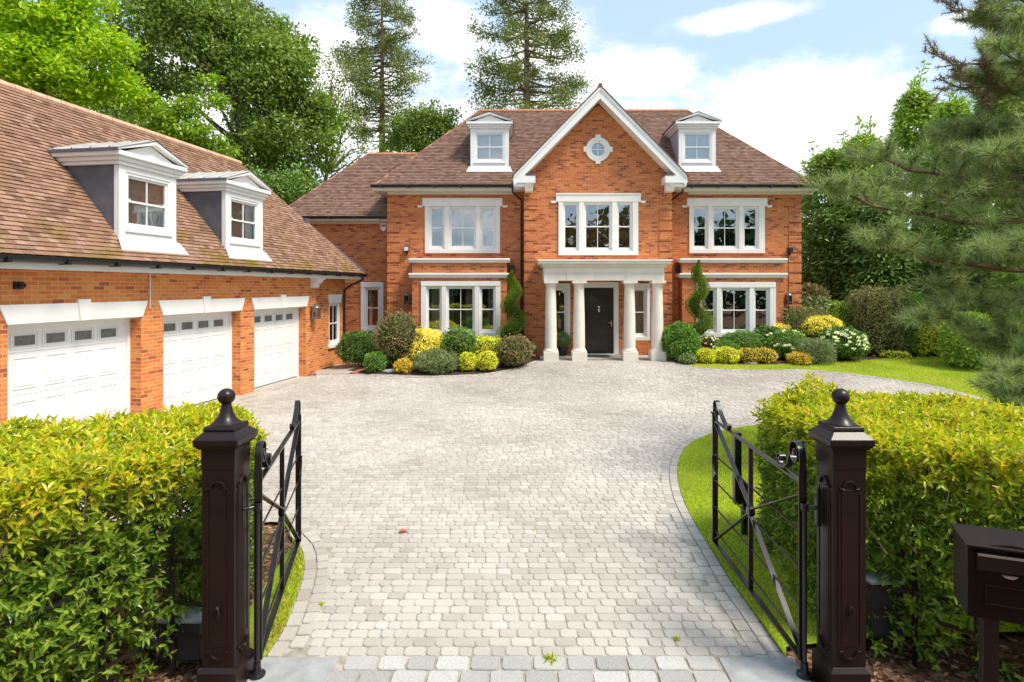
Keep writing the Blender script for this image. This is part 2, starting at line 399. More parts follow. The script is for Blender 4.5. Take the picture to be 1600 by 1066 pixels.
def tripartite(root, x0, x1, z0, z1, y, lights, label, head=.30, ears=True, curtain=False, sill=.16):
    """stone-framed window of three sashes. lights: [(xa, xb, bars)] glass openings"""
    w = MB(); side = .045
    w.box(x0, x1, y-.05, y+.10, z0, z0+sill)                                     # sill
    w.box(x0-(.09 if ears else 0), x1+(.09 if ears else 0), y-.06, y+.10, z1-head, z1)       # head
    if ears:
        w.box(x0-.05, x1+.05, y-.085, y-.06, z1-.05, z1)
        w.box(x0-.27, x0-.09, y-.05, y+.02, z1-head-.045, z1-head+.035); w.box(x1+.09, x1+.27, y-.05, y+.02, z1-head-.045, z1-head+.035)
    e = [(a-.10, b+.10) for a, b, _ in lights]
    xs = [x0]+[v for p in e for v in p]+[x1]
    for i in range(0, len(xs), 2):
        w.box(xs[i], xs[i+1], y-.048, y+.10, z0+sill, z1-head)
    o = make('window', w, M['stone_pale'] if False else M['white_stone'], root, bevel=.008, label=label)
    fr = MB(); pn = MB()
    for (a, b, nv), (ea, eb) in zip(lights, e):
        fr.box(ea, ea+.05, y+.02, y+.14, z0+sill, z1-head); fr.box(eb-.05, eb, y+.02, y+.14, z0+sill, z1-head)
        fr.box(ea+.05, eb-.05, y+.02, y+.14, z1-head-.06, z1-head); fr.box(ea+.05, eb-.05, y+.02, y+.14, z0+sill, z0+sill+.05)
        sash(fr, pn, ea+.05, eb-.05, z0+sill+.05, z1-head-.06, y+.06, nv)
    make('sash', fr, M['white'], o, bevel=.004); make('pane', pn, M['glass'], o)
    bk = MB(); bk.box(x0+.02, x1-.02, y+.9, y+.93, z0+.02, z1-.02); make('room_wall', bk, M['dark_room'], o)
    if curtain:
        c = MB()
        for a, b in curtain:
            n = 14
            for k in range(n):
                u0 = a+(b-a)*k/n; u1 = a+(b-a)*(k+1)/n
                c.quad((u0, y+.30+.03*(k % 2), z0+sill), (u1, y+.30+.03*((k+1) % 2), z0+sill), (u1, y+.30+.03*((k+1) % 2), z1-head), (u0, y+.30+.03*(k % 2), z1-head))
        make('curtain', c, M['curtain'], o)
    return o
M['white_stone'] = plain('painted_window_stone', (.80,.775,.735), .7, .3, var=.04, scale=3, bmp=.1, bscale=100)

def tiled(mb, poly, course=.10, tw=.165, th=.021, eave_dir=None):
    """cover a planar convex polygon with single plain tiles laid in courses; returns nothing"""
    P = [Vector(p) for p in poly]; n = (P[1]-P[0]).cross(P[2]-P[0]).normalized()
    if n.z < 0: n = -n
    up = (Vector((0,0,1))-n*n.z).normalized(); u = up.cross(n).normalized(); o = P[0]
    uv = [((p-o).dot(u), (p-o).dot(up)) for p in P]
    vmin = min(v for _, v in uv); vmax = max(v for _, v in uv)
    V = vmin; r = 0
    mb.poly(*[tuple(p-n*.02) for p in P])
    while V < vmax-.01:
        vm = V+course*.5; xs = []
        for i in range(len(uv)):
            (a, b), (c, d) = uv[i], uv[(i+1) % len(uv)]
            if (b-vm)*(d-vm) < 0: xs.append(a+(c-a)*(vm-b)/(d-b))
        if len(xs) >= 2:
            a, b = min(xs), max(xs); k = math.floor(a/tw)-1; off = (r % 2)*tw/2
            wob = random.uniform(-.003, .003)
            while True:
                t0 = max(a, k*tw+off); t1 = min(b, (k+1)*tw+off)
                if k*tw+off > b: break
                if t1-t0 > .02:
                    lift = th+random.uniform(0, .006); sk = random.uniform(-.004, .004)
                    p = [o+u*(t0+.0015)+up*(V+sk+wob)+n*lift, o+u*(t1-.0015)+up*(V-sk+wob)+n*lift, o+u*(t1-.0015)+up*(V+course+.01)+n*.003, o+u*(t0+.0015)+up*(V+course+.01)+n*.003]
                    q = [p[0]-n*.014, p[1]-n*.014]
                    m = len(mb.v); mb.v += [tuple(x) for x in p+q]
                    mb.f += [(m, m+1, m+2, m+3), (m+4, m+5, m+1, m), (m+4, m, m+3), (m+1, m+5, m+2)]
                k += 1
        V += course; r += 1
def ridge_line(mb, a, b, r=.085, seg=.32):
    a = Vector(a); b = Vector(b); L = (b-a).length; d = (b-a)/L; n = max(1, int(L/seg))
    for i in range(n):
        p0 = a+d*(L*i/n); p1 = a+d*(L*(i+1)/n-.008)
        mb.tube([p0-Vector((0,0,.03)), p1-Vector((0,0,.03))], [r*1.04, r*.97], 8)

def dormer(root, x0, x1, yf, z0, zt, slope, zroof, cheek, name='dormer', label=None, parent_label=None):
    """x0..x1 front, yf front plane, z0 base, zt top of face; roof plane z = zroof(y)"""
    xc = (x0+x1)/2; w = x1-x0; zc = zt+.24; za = zc+.36
    yb = lambda z: yf+(z-zroof(yf))/slope        # where the main roof reaches height z
    b = MB()                                     # face boards around the window
    fw = .17; a0, a1 = x0+fw, x1-fw; c0, c1 = z0+.20, zt-.12
    b.box(x0, a0, yf, yf+.12, z0, zt); b.box(a1, x1, yf, yf+.12, z0, zt); b.box(a0, a1, yf, yf+.12, z0, c0); b.box(a0, a1, yf, yf+.12, c1, zt)
    d = make(name, b, M['white'], root, bevel=.008, label=label)
    fr = MB(); pn = MB()
    fr.box(a0-.04, a1+.04, yf-.03, yf+.0, c0-.06, c0-.01)
    for (p, q, r, s) in ((a0, a0+.05, c0, c1), (a1-.05, a1, c0, c1), (a0+.05, a1-.05, c1-.05, c1), (a0+.05, a1-.05, c0, c0+.05)):
        fr.box(p, q, yf+.015, yf+.10, r, s)
    sash(fr, pn, a0+.05, a1-.05, c0+.05, c1-.05, yf+.045, 1)
    make('window_frame', fr, M['white'], d, bevel=.004); make('pane', pn, M['glass'], d)
    rm = MB(); rm.box(x0+.06, x1-.06, yf+.17, yf+.19, z0+.1, zt); make('blind', rm, M['blind'], d)
    ck = MB()
    for x, s in ((x0+.01, 1), (x1-.01, -1)):
        ck = MB(); ck.prism([(x, yf+.10, z0-.35), (x, yf+.10, zt+.02), (x, yb(zt)+.05, zt+.02)], (s*.05, 0, 0)); make('cheek', ck, cheek, d)
    # cornice: stacked mouldings running round front and sides
    co = MB()
    for dz0, dz1, out in ((0, .07, .05), (.07, .15, .09), (.15, .24, .15)):
        co.box(x0-out, x1+out, yf-out, yb(zt+dz1)+.15, zt+dz0, zt+dz1)
    make('cornice', co, M['white'], d, bevel=.012)
    ed = .17
    tp = MB(); tp.prism([(x0+.02, yf-.02, zc), (x1-.02, yf-.02, zc), (xc, yf-.02, za-.09)], (0, .1, 0)); make('pediment', tp, M['white'], d)
    rk = MB()
    for s in (-1, 1):
        e = xc+s*(w/2+ed); t = .075
        rk.prism([(e, yf-.15, zc+.002), (e, yf-.15, zc+.045), (xc, yf-.15, za), (xc, yf-.15, za-t)], (0, .16, 0))
    make('raking_trim', rk, M['white'], d, bevel=.006)
    rf = MB()
    for s in (-1, 1):
        e = xc+s*(w/2+ed); y1 = yb(zc)+.25; y2 = yb(za)+.25
        rf.quad((e, yf-.17, zc+.05), (e, y1, zc+.05), (xc, y2, za+.02), (xc, yf-.17, za+.02))
        rf.quad((e, yf-.17, zc+.015), (e, y1, zc+.015), (e, y1, zc+.05), (e, yf-.17, zc+.05))
        n = 4
        for k in range(n):
            yy = yf+.05+(y1-yf)*k/n
            rf.bar((e, yy, zc+.06), (xc, yy, za+.03), .03, .03, (0, 1, 0))
    make('lead_roof', rf, M['lead_pale'], d)
    gt = MB()
    for s in (-1, 1): gt = MB(); gt.box(xc+s*(w/2+ed)-.012, xc+s*(w/2+ed)+.012, yf-.13, yb(zc)+.1, zc-.01, zc+.045); make('drip_edge', gt, M['lead'], d)
    ap = MB(); zz = z0
    ap.prism([(x0-.05, yf-.02, z0+.03), (x1+.05, yf-.02, z0+.03), (x1+.14, yf-.02-.17, zroof(yf-.19)+.045), (x0-.14, yf-.02-.17, zroof(yf-.19)+.045)], (0, 0, -.02))
    make('apron', ap, M['lead_white'], d)
    return d
M['blind'] = plain('pale_room_wall', (.60,.58,.52), .9, .1, var=.1, scale=2)
M['lead_white'] = plain('pale_flashing', (.62,.61,.58), .6, .4, var=.1, scale=4)

def gutter(mb, x0, x1, y, z, brackets=True):
    """half-round gutter along x, as a trough"""
    r = .085; n = 8
    for i in range(n):
        a = math.pi+math.pi*i/n; b = math.pi+math.pi*(i+1)/n
        p = [(y+r*math.cos(a), z+r*math.sin(a)), (y+r*math.cos(b), z+r*math.sin(b))]
        mb.prism([(x0, p[0][0], p[0][1]), (x0, p[1][0], p[1][1]), (x0, p[1][0]*.94+y*.06, p[1][1]*.94+z*.06), (x0, p[0][0]*.94+y*.06, p[0][1]*.94+z*.06)], (x1-x0, 0, 0))
    mb.box(x0, x1, y-r-.004, y-r+.008, z-.01, z+.012)
    mb.box(x0, x1, y+r-.004, y+r+.03, z-.04, z+.012)
    k = x0+.4
    while brackets and k < x1:
        mb.box(k-.03, k+.03, y-r-.012, y+r+.01, z-r-.012, z-.01); k += .95

def lantern(label, loc, rotz=0, w=.2, h=.42):
    t = thing('wall_lantern', label, 'wall lantern', loc, 'wall lanterns on the brickwork', rotz)
    def L(mb, n, m, p=t, **k): return make(n, mb, m, p, fr=(0,0,0), **k)
    b = MB(); b.box(-.05, .05, -.03, -.002, -.1, .16); b.box(-.012, .012, -.14, -.03, .11, .13); L(b, 'bracket', M['iron'])
    f = MB(); y0, y1 = -.26, -.06; s = w/2
    for x in (-s, s-.014):
        for y in (y0, y1-.014): f.box(x, x+.014, y, y+.014, -.2, .12)
    f.box(-s-.01, s+.01, y0-.01, y1+.01, -.215, -.2); f.box(-s-.01, s+.01, y0-.01, y1+.01, .12, .135)
    L(f, 'lantern_frame', M['lantern_metal'])
    g = MB(); g.box(-s+.006, s-.006, y0+.006, y1-.006, -.2, .12); L(g, 'lantern_glass', M['glass'])
    c = MB(); c.lathe((0, (y0+y1)/2, .135), [(w*.72, 0), (w*.70, .01), (w*.4, .07), (w*.22, .085), (w*.22, .11), (.01, .135)], 12); L(c, 'lantern_cap', M['lantern_metal'], smooth=True)
    k = MB(); k.lathe((0, (y0+y1)/2, -.19), [(.018, 0), (.018, .1), (.008, .14)], 8); L(k, 'candle_bulb', M['white'])
    return t
M['lantern_metal'] = plain('antique_pewter', (.20,.19,.18), .4, .5, metal=.5)

# ================================================================== THE HOUSE
HO = (2.75, 20.7, .3)
house = thing('brick_house', 'large red brick two storey house with white portico, central gable and brown tiled hipped roof', 'house', HO)
WY = 21.4; GY = 20.7; LY = 22.2
SP = (449-PY)
def wx(px, Y): return (px-PX)/F*Y
def wzp(py, Y): return H-(py-PY)/F*Y
def lights_px(lst, Y): return [(wx(a, Y), wx(b, Y), n) for a, b, n in lst]
# wing windows
wl = dict(x0=wx(664, WY), x1=wx(781.5, WY), z0=wzp(396, WY), z1=wzp(310, WY))
wr = dict(x0=wx(1076.5, WY), x1=wx(1194.5, WY), z0=wzp(396, WY), z1=wzp(310, WY))
gw = dict(x0=wx(872.5, GY), x1=wx(997, GY), z0=wzp(399, GY), z1=wzp(302.6, GY))
BYL = WY-.5
bl = dict(x0=wx(658, BYL), x1=wx(782, BYL), z0=wzp(527, BYL), z1=wzp(439.7, BYL))
br = dict(x0=wx(1087.5, BYL), x1=wx(1211.5, BYL), z0=wzp(527, BYL), z1=wzp(441, BYL))
lw = dict(x0=wx(564, LY), x1=wx(599.6, LY), z0=wzp(520, LY), z1=wzp(441, LY))
def hole(d, m=.04): return (d['x0']+m, d['x1']-m, d['z0']+m, d['z1']-m)
XL, XR, GXL, GXR = -4.97, 10.37, .115, 5.385
ZE = 6.27
wm = MB()
wall_face(wm, XL, XR, 0, ZE, WY, [hole(wl), hole(wr), (wx(658, WY)+.1, wx(782, WY)-.1, .9, 2.9), (wx(1088, WY)+.1, wx(1211, WY)-.1, .9, 2.9), (GXL+.1, GXR-.1, .2, 8)][:4], .15)
wm.quad((XL, WY, 0), (XL, 27.8, 0), (XL, 27.8, ZE), (XL, WY, ZE)); wm.quad((XR, WY, 0), (XR, WY, ZE), (XR, 27.8, ZE), (XR, 27.8, 0))
wm.quad((XL, 27.8, 0), (XR, 27.8, 0), (XR, 27.8, ZE), (XL, 27.8, ZE))
make('wall', wm, M['brick'], house)
# gable wall with door and sidelight openings
door = (wx(911, GY), wx(960, GY), .30, wzp(449, GY)+.0)
slL = dict(x0=wx(853, GY), x1=wx(893, GY), z0=wzp(533.5, GY), z1=wzp(441, GY)); slR = dict(x0=wx(977.5, GY), x1=wx(1018, GY), z0=wzp(533.5, GY), z1=wzp(441, GY))
gm = MB()
dh = (wx(905.5, GY)+.03, wx(966.5, GY)-.03, .30, wzp(441, GY)-.02)
wall_face(gm, GXL, GXR, 0, 6.75, GY, [hole(gw), hole(slL), hole(slR), dh], .2)
apex = (2.75, 9.32)
# gable triangle with a round hole for the oculus: ring fan
cx, cz, cr = wx(934.3, GY), wzp(233.7, GY), .30
outer = [(GXL, 6.75), (GXR, 6.75), (2.75+.45, 9.32-.45*1.0), (2.75, 9.32), (2.75-.45, 9.32-.45*1.0)]
ztop = lambda x: 9.32-abs(x-2.75)*(9.32-6.75)/(GXR-2.75)
nseg = 48; ring = []; far = []
for i in range(nseg):
    a = 2*math.pi*i/nseg; dx, dz = math.cos(a), math.sin(a); t = 99
    if dz < 0: t = min(t, (6.75-cz)/dz)
    for sgn in (1, -1):
        k = (9.32-6.75)/(GXR-2.75); den = dz+sgn*k*dx
        if den > 1e-6: t = min(t, (9.32-cz-sgn*k*(cx-2.75))/den)
    ring.append((cx+cr*dx, cz+cr*dz)); far.append((cx+t*dx, cz+t*dz))
for i in range(nseg):
    j = (i+1) % nseg
    gm.quad((ring[i][0], GY, ring[i][1]), (far[i][0], GY, far[i][1]), (far[j][0], GY, far[j][1]), (ring[j][0], GY, ring[j][1]))
for c in ((GXL, 6.75), (GXR, 6.75), (2.75, 9.32)):       # corners cut off by the fan
    ds = sorted(range(nseg), key=lambda i: (far[i][0]-c[0])**2+(far[i][1]-c[1])**2)[:2]
    gm.quad((c[0], GY+.001, c[1]), (far[ds[0]][0], GY+.001, far[ds[0]][1]), (far[ds[1]][0], GY+.001, far[ds[1]][1]))
gm.quad((GXL, GY, 0), (GXL, WY+.6, 0), (GXL, WY+.6, 6.75), (GXL, GY, 6.75)); gm.quad((GXR, GY, 0), (GXR, GY, 6.75), (GXR, WY+.6, 6.75), (GXR, WY+.6, 0))
make('gable_wall', gm, M['brick'], house)
# link wing wall
LXL = -9.1
lm = MB(); LZ = 5.27
wall_face(lm, LXL, XL+.05, 0, LZ, LY, [hole(lw)], .15)
lm.quad((LXL, LY, 0), (LXL, 27, 0), (LXL, 27, LZ), (LXL, LY, LZ)); lm.quad((LXL, 27, 0), (XL, 27, 0), (XL, 27, LZ), (LXL, 27, LZ))
make('side_wing_wall', lm, M['brick'], house)
# brick quoin strips (banded, 4 courses proud then 1 recessed)
q = MB()
for a, b, y, top in ((XL-.02, XL+.45, WY, 6.2), (GXL-.02, GXL+.44, GY, 6.65), (GXR-.44, GXR+.02, GY, 6.65), (XR-.45, XR+.02, WY, 6.2)):
    z = .3
    q = MB()
    while z < top-.1:
        q.box(a, b, y-.028, y+.3, z, min(z+.30, top)); z += .375
    make('brick_quoin', q, M['brick'], house)
pl = MB()
for a, b, y in ((XL-.03, GXL-.05, WY), (GXR+.05, XR+.03, WY), (GXL-.05, wx(850, GY), GY), (wx(1022, GY), GXR+.05, GY)):
    pl = MB(); pl.box(a, b, y-.06, y+.1, 0, .62); make('brick_plinth', pl, M['brick'], house)
# bays
for d, a, b, ug, nm in ((bl, wx(644, BYL), wx(792, BYL), 'left', 1), (br, wx(1066, BYL), wx(1224, BYL), 'right', 2)):
    bm_ = MB(); zt = wzp(404, BYL)-.02
    wall_face(bm_, a, b, 0, zt, BYL, [hole(d)], .15)
    bm_.quad((a, BYL, 0), (a, WY, 0), (a, WY, zt), (a, BYL, zt)); bm_.quad((b, BYL, 0), (b, BYL, zt), (b, WY, zt), (b, WY, 0)); bm_.quad((a, BYL, zt), (b, BYL, zt), (b, WY, zt), (a, WY, zt))
    bo = make('bay', bm_, M['brick'], house)
    z1 = wzp(404, BYL-.1); z2 = wzp(427, BYL-.1)
    cp = MB()
    for zt2, hh in ((z1, .15), (z2, .17)):
        for k in range(1):
            cp.extrude_profile([(BYL+.05, zt2-hh), (BYL-.05, zt2-hh), (BYL-.09, zt2-hh*.55), (BYL-.12, zt2-hh*.35), (BYL-.12, zt2-.01), (BYL-.10, zt2), (BYL+.05, zt2)], a-.11, b+.11)
            cp.box(a-.11, a+.02, BYL+.05, WY, zt2-hh*.8, zt2-.005); cp.box(b-.02, b+.11, BYL+.05, WY, zt2-hh*.8, zt2-.005)
    make('coping', cp, M['stone_pale'], bo, bevel=.01)
tripartite(house, y=WY, lights=lights_px([(675, 690.6, 0), (706, 739.5, 1), (754.7, 770, 0)], WY), label='upper left window beside the downpipe, under the eaves', **wl)
tripartite(house, y=WY, lights=lights_px([(1086, 1102, 0), (1117, 1150, 1), (1165, 1181, 0)], WY), label='upper right window near the house corner', **wr)
tripartite(house, y=GY, lights=lights_px([(883.7, 900.3, 0), (916.6, 951.7, 1), (967.8, 984, 0)], GY), label='largest upper window, in the gable above the portico', **gw)
tripartite(house, y=BYL, lights=lights_px([(670, 686, 0), (701.5, 737.5, 1), (753.5, 770, 0)], BYL), label='ground floor bay window with cream curtains', head=.17, ears=False,
    curtain=[(wx(670, BYL)+.05, wx(690, BYL)), (wx(700, BYL), wx(707, BYL)), (wx(727, BYL), wx(738, BYL)), (wx(762, BYL), wx(775, BYL))], **bl)
tripartite(house, y=BYL, lights=lights_px([(1099, 1115, 0), (1130.5, 1166, 1), (1182, 1198, 0)], BYL), label='ground floor bay window with dark panes behind the right topiary', head=.20, ears=False, **br)
tripartite(house, y=LY, lights=lights_px([(574.5, 589.5, 0)], LY), label='tall narrow window of the side wing', head=.2, ears=False, **lw)
tripartite(house, y=GY+.06, lights=[(slL['x0']+.26, slL['x1']-.26, 0)], label='sidelight left of the front door', head=.2, ears=False, **slL)
tripartite(house, y=GY+.06, lights=[(slR['x0']+.26, slR['x1']-.26, 0)], label='sidelight right of the front door', head=.2, ears=False, **slR)
# oculus
oc = MB()
def annulus(mb, x, z, r0, r1, y0, y1, n=48):
    for i in range(n):
        a = 2*math.pi*i/n; b = 2*math.pi*(i+1)/n
        P = lambda r, t, y: (x+r*math.cos(t), y, z+r*math.sin(t))
        mb.quad(P(r0, a, y0), P(r1, a, y0), P(r1, b, y0), P(r0, b, y0)); mb.quad(P(r1, a, y0), P(r1, a, y1), P(r1, b, y1), P(r1, b, y0)); mb.quad(P(r0, a, y0), P(r0, b, y0), P(r0, b, y1), P(r0, a, y1))
annulus(oc, cx, cz, .30, .435, GY-.04, GY+.1)
for a, b, c, d in ((-.09, .09, .40, .52), (-.09, .09, -.52, -.40), (.40, .52, -.09, .09), (-.52, -.40, -.09, .09)): oc.box(cx+a, cx+b, GY-.055, GY+.02, cz+c, cz+d)
oo = make('round_window', oc, M['white_stone'], house)
fr = MB(); annulus(fr, cx, cz, .235, .305, GY-.01, GY+.1); fr.box(cx-.014, cx+.014, GY+.02, GY+.06, cz-.24, cz+.24); fr.box(cx-.24, cx+.24, GY+.022, GY+.058, cz-.014, cz+.014)
make('window_frame', fr, M['white'], oo)
pn = MB(); pn.poly(*[(cx+.25*math.cos(t), GY+.05, cz+.25*math.sin(t)) for t in [2*math.pi*i/32 for i in range(32)]]); make('pane', pn, M['glass'], oo)
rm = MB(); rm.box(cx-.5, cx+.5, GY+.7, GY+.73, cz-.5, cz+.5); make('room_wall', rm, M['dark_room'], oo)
# front door
ds = MB(); X0, X1 = wx(905.5, GY), wx(966.5, GY); ZT = wzp(441, GY); FD = GY+.10
ds.box(X0, X0+.17, GY-.02, GY+.25, .33, ZT-.20); ds.box(X1-.17, X1, GY-.02, GY+.25, .33, ZT-.20); ds.box(X0, X1, GY-.022, GY+.25, ZT-.20, ZT)
make('door_surround', ds, M['white_stone'], house, bevel=.01)
dx0, dx1, dz0, dz1 = X0+.17, X1-.17, .36, ZT-.20
dm = MB(); dm.box(dx0+.002, dx1-.002, FD, FD+.06, dz0, dz1)
w = dx1-dx0; st = .12
def panel(mb, a, b, c, d, y, t=.02):
    mb.box(a, b, y-.012, y, c, c+t); mb.box(a, b, y-.012, y, d-t, d); mb.box(a, a+t, y-.012, y, c+t, d-t); mb.box(b-t, b, y-.012, y, c+t, d-t)
    mb.prism([(a+t*2.5, y-.001, c+t*2.5), (b-t*2.5, y-.001, c+t*2.5), (b-t*2.5, y-.001, d-t*2.5), (a+t*2.5, y-.001, d-t*2.5)], (0, -.008, 0))
hh = dz1-dz0
for a, b in ((dx0+st, (dx0+dx1)/2-.05), ((dx0+dx1)/2+.05, dx1-st)):
    for c, d in ((.10, .29), (.42, .76), (.81, .94)): panel(dm, a, b, dz0+hh*c, dz0+hh*d, FD)
dd = make('front_door', dm, M['door_black'], house, bevel=.004)
kn = MB(); kx, kz = (dx0+dx1)/2, dz0+hh*.67; kn.lathe((kx, FD-.03, kz+.09), [(.001, -.02), (.03, -.01), (.035, .015), (.03, .03)], 12, 'y'); kn.tube([(kx, FD-.04, kz+.07), (kx+.03, FD-.05, kz+.02), (kx+.03, FD-.05, kz-.05), (kx, FD-.045, kz-.1), (kx-.02, FD-.045, kz-.04), (kx-.02, FD-.045, kz+.02)], .014, 6)
make('door_knocker', kn, M['chrome'], dd, smooth=True)
hn = MB(); hx = dx1-.07; hz = dz0+hh*.46; hn.box(hx-.02, hx+.02, FD-.012, FD, hz-.13, hz+.09); hn.tube([(hx, FD-.01, hz+.02), (hx, FD-.06, hz+.02), (hx-.12, FD-.065, hz+.02)], .011, 6)
make('door_handle', hn, M['chrome'], dd, smooth=True)
th_ = MB(); th_.box(dx0-.02, dx1+.02, GY-.05, GY+.2, .30, .36); make('threshold', th_, M['stone_pale'], house)
# eaves: soffit, fascia, gutter per wing
ev = MB(); gt = MB()
def eave(x0, x1, yw, over, zs, zf, cut0=0, cut1=0):
    ev.box(x0, x1, yw-over, yw+.02, zs-.02, zs+.0); ev.box(x0, x1, yw-over-.02, yw-over, zs-.02, zf)
    ev.box(max(x0, x0+over), x1-(over if cut1 else 0), yw-.05, yw+.0, zs-.10, zs-.02)
eave(XL-.42, -.25, WY, .42, ZE+.02, 6.42); ev.box(XL-.44, XL-.42, WY-.44, 28.2, ZE, 6.42); ev.box(XL-.42, XL, WY, 28.2, ZE, ZE+.02); make('soffit_and_fascia', ev, M['soffit'], house); ev = MB(); eave(5.75, XR+.42, WY, .42, ZE+.02, 6.42)
ev.box(XR+.42, XR+.44, WY-.44, 28.2, ZE, 6.42)
ev.box(XR, XR+.42, WY, 28.2, ZE, ZE+.02); make('soffit_and_fascia', ev, M['soffit'], house); ev = MB()
eave(LXL-.4, XL, LY, .4, LZ+.02, 5.36)
make('soffit_and_fascia', ev, M['soffit'], house)
for a_ in ((XL-.5, -.27, WY-.53, 6.455), (5.79, XR+.5, WY-.53, 6.455), (LXL-.45, XL-.03, LY-.49, 5.42)): gt = MB(); gutter(gt, *a_); make('gutter', gt, M['black'], house)
# downpipes and hoppers
def pipe(pts, n='downpipe', r=.036):
    p = MB(); p.tube(pts, r, 10); a, b = pts[-2], pts[-1]
    k = a[2]-.8
    while k > b[2]: p.lathe((a[0], a[1], k), [(r, 0), (r*1.35, .005), (r*1.35, .06), (r, .065)], 10); k -= 1.7
    return make(n, p, M['black'], house, smooth=True)
pipe([(wx(801, 21), WY-.5, 6.42), (wx(801, 21), WY-.45, 6.2), (GXL-.12, WY-.1, 5.98), (GXL-.12, WY-.06, 5.85), (GXL-.12, WY-.06, .4)])
pipe([(5.86, WY-.5, 6.42), (5.86, WY-.45, 6.22), (5.50, WY-.1, 5.95), (5.48, WY-.06, 5.85), (5.48, WY-.06, .4)])
for px0, px1 in ((796.5, 803.5), (1057.5, 1068.5)):
    a, b = wx(px0, WY-.2), wx(px1, WY-.2); hm = MB(); zt, zb = wzp(415, WY), wzp(427.5, WY)
    hm.box(a, b, WY-.26, WY-.02, zb, zt); hm.box(a-.015, b+.015, WY-.275, WY-.02, zt-.05, zt)
    make('rainwater_hopper', hm, M['black'], house, bevel=.006)
    pipe([((a+b)/2+(.02 if px0 > 900 else 0), WY-.1, zb+.05), ((a+b)/2+(.02 if px0 > 900 else 0), WY-.1, zb-.1), ((a+b)/2+(.02 if px0 > 900 else 0), WY-.1, .4)])
# main roof
ZR = 10.27; YR = 24.6; E0, E1 = -5.41, 10.83; RL, RR = -1.83, 7.13; ZV = 6.45
rf = MB()
tiled(rf, [(E0, 20.98, ZV), (E1, 20.98, ZV), (RR, YR, ZR), (RL, YR, ZR)])
tiled(rf, [(E0, 28.2, ZV), (E0, 20.98, ZV), (RL, YR, ZR)]); tiled(rf, [(E1, 20.98, ZV), (E1, 28.2, ZV), (RR, YR, ZR)])
rf.quad((E1, 28.2, ZV), (E0, 28.2, ZV), (RL, YR, ZR), (RR, YR, ZR))
roof = make('roof', rf, M['tile'], house)
# gable roof
AP = (2.75, 9.80); gs = (9.80-6.70)/3.04
rf = MB()
for s in (-1, 1):
    ex = 2.75+s*3.04
    tiled(rf, [(ex, 20.12, 6.70), (ex, 21.22, 6.70), (2.75, 24.1, 9.80), (2.75, 20.12, 9.80)] if s > 0 else [(ex, 21.22, 6.70), (ex, 20.12, 6.70), (2.75, 20.12, 9.80), (2.75, 24.1, 9.80)])
make('gable_roof', rf, M['tile'], house)
# link roof
rf = MB(); D = 2.85; LE = LXL-.32; 
tiled(rf, [(LE, 21.8, 5.42), (XL+.02, 21.8, 5.42), (XL+.02, 24.65, 8.44), (LE+D, 24.65, 8.44)])
tiled(rf, [(XL+.02, 24.65, 8.44), (LE+D, 24.65, 8.44), (LE+D, 24.65, 8.43), (-3.6, 24.65, 8.43)]) if False else None
tiled(rf, [(XL+.02, 23.6, 7.32), (-3.2, 24.65, 8.44), (XL+.02, 24.65, 8.44)])
tiled(rf, [(LE, 27.5, 5.42), (LE, 21.8, 5.42), (LE+D, 24.65, 8.44)])
rf.quad((XL, 27.5, 5.42), (LE, 27.5, 5.42), (LE+D, 24.65, 8.44), (XL, 24.65, 8.44))
make('side_wing_roof', rf, M['tile'], house)
rg = MB()
ridge_line(rg, (RL, YR, ZR+.03), (RR, YR, ZR+.03)); make('ridge_tiles', rg, M['ridge'], house); rg = MB(); ridge_line(rg, (LE+D, 24.65, 8.46), (-3.35, 24.65, 8.46))
make('ridge_tiles', rg, M['ridge'], house)
rg = MB()
for a, b in (((E0, 20.98, ZV), (RL, YR, ZR)), ((E1, 20.98, ZV), (RR, YR, ZR)), ((LE, 21.8, 5.42), (LE+D, 24.65, 8.44))): rg = MB(); ridge_line(rg, a, b, .055, .2); make('hip_tiles', rg, M['tile_hip'], house)
rg = MB(); ridge_line(rg, (2.75, 20.1, 9.84), (2.75, 24.1, 9.84), .08)
make('ridge_tiles', rg, M['tile_hip'] if 'tile_hip' in M else M['ridge_dark'], house)
# bargeboards
bb = MB(); y0 = 20.14
for s in (-1, 1):
    ex = 2.75+s*3.02; top = lambda x: 9.77-abs(x-2.75)*gs
    bb.prism([(ex, y0, top(ex)), (2.75, y0, 9.77), (2.75, y0, 9.77-.42), (ex-s*.0, y0, top(ex)-.40)], (0, .05, 0))
    bb.prism([(ex, y0-.03, top(ex)+.01), (2.75, y0-.03, 9.78), (2.75, y0-.03, 9.78-.13), (ex, y0-.03, top(ex)-.12)], (0, .03, 0))
make('bargeboard', bb, M['white'], house, bevel=.006)
vg = MB()
for s in (-1, 1):
    ex = 2.75+s*3.08; vg.prism([(ex, y0-.05, 9.80-3.08*gs), (2.75, y0-.05, 9.83), (2.75, y0-.05, 9.775), (ex, y0-.05, 9.80-3.08*gs-.05)], (0, .3, 0))
make('verge', vg, M['ridge_dark'], house)
sf = MB()
for s in (-1, 1):
    ex = 2.75+s*2.75; z = lambda x: 9.40-abs(x-2.75)*gs
    sf.prism([(ex, y0+.05, z(ex)), (2.75, y0+.05, 9.40), (2.75, y0+.05, 9.37), (ex, y0+.05, z(ex)-.03)], (0, GY-y0-.05, 0))
make('gable_soffit', sf, M['soffit'], house)
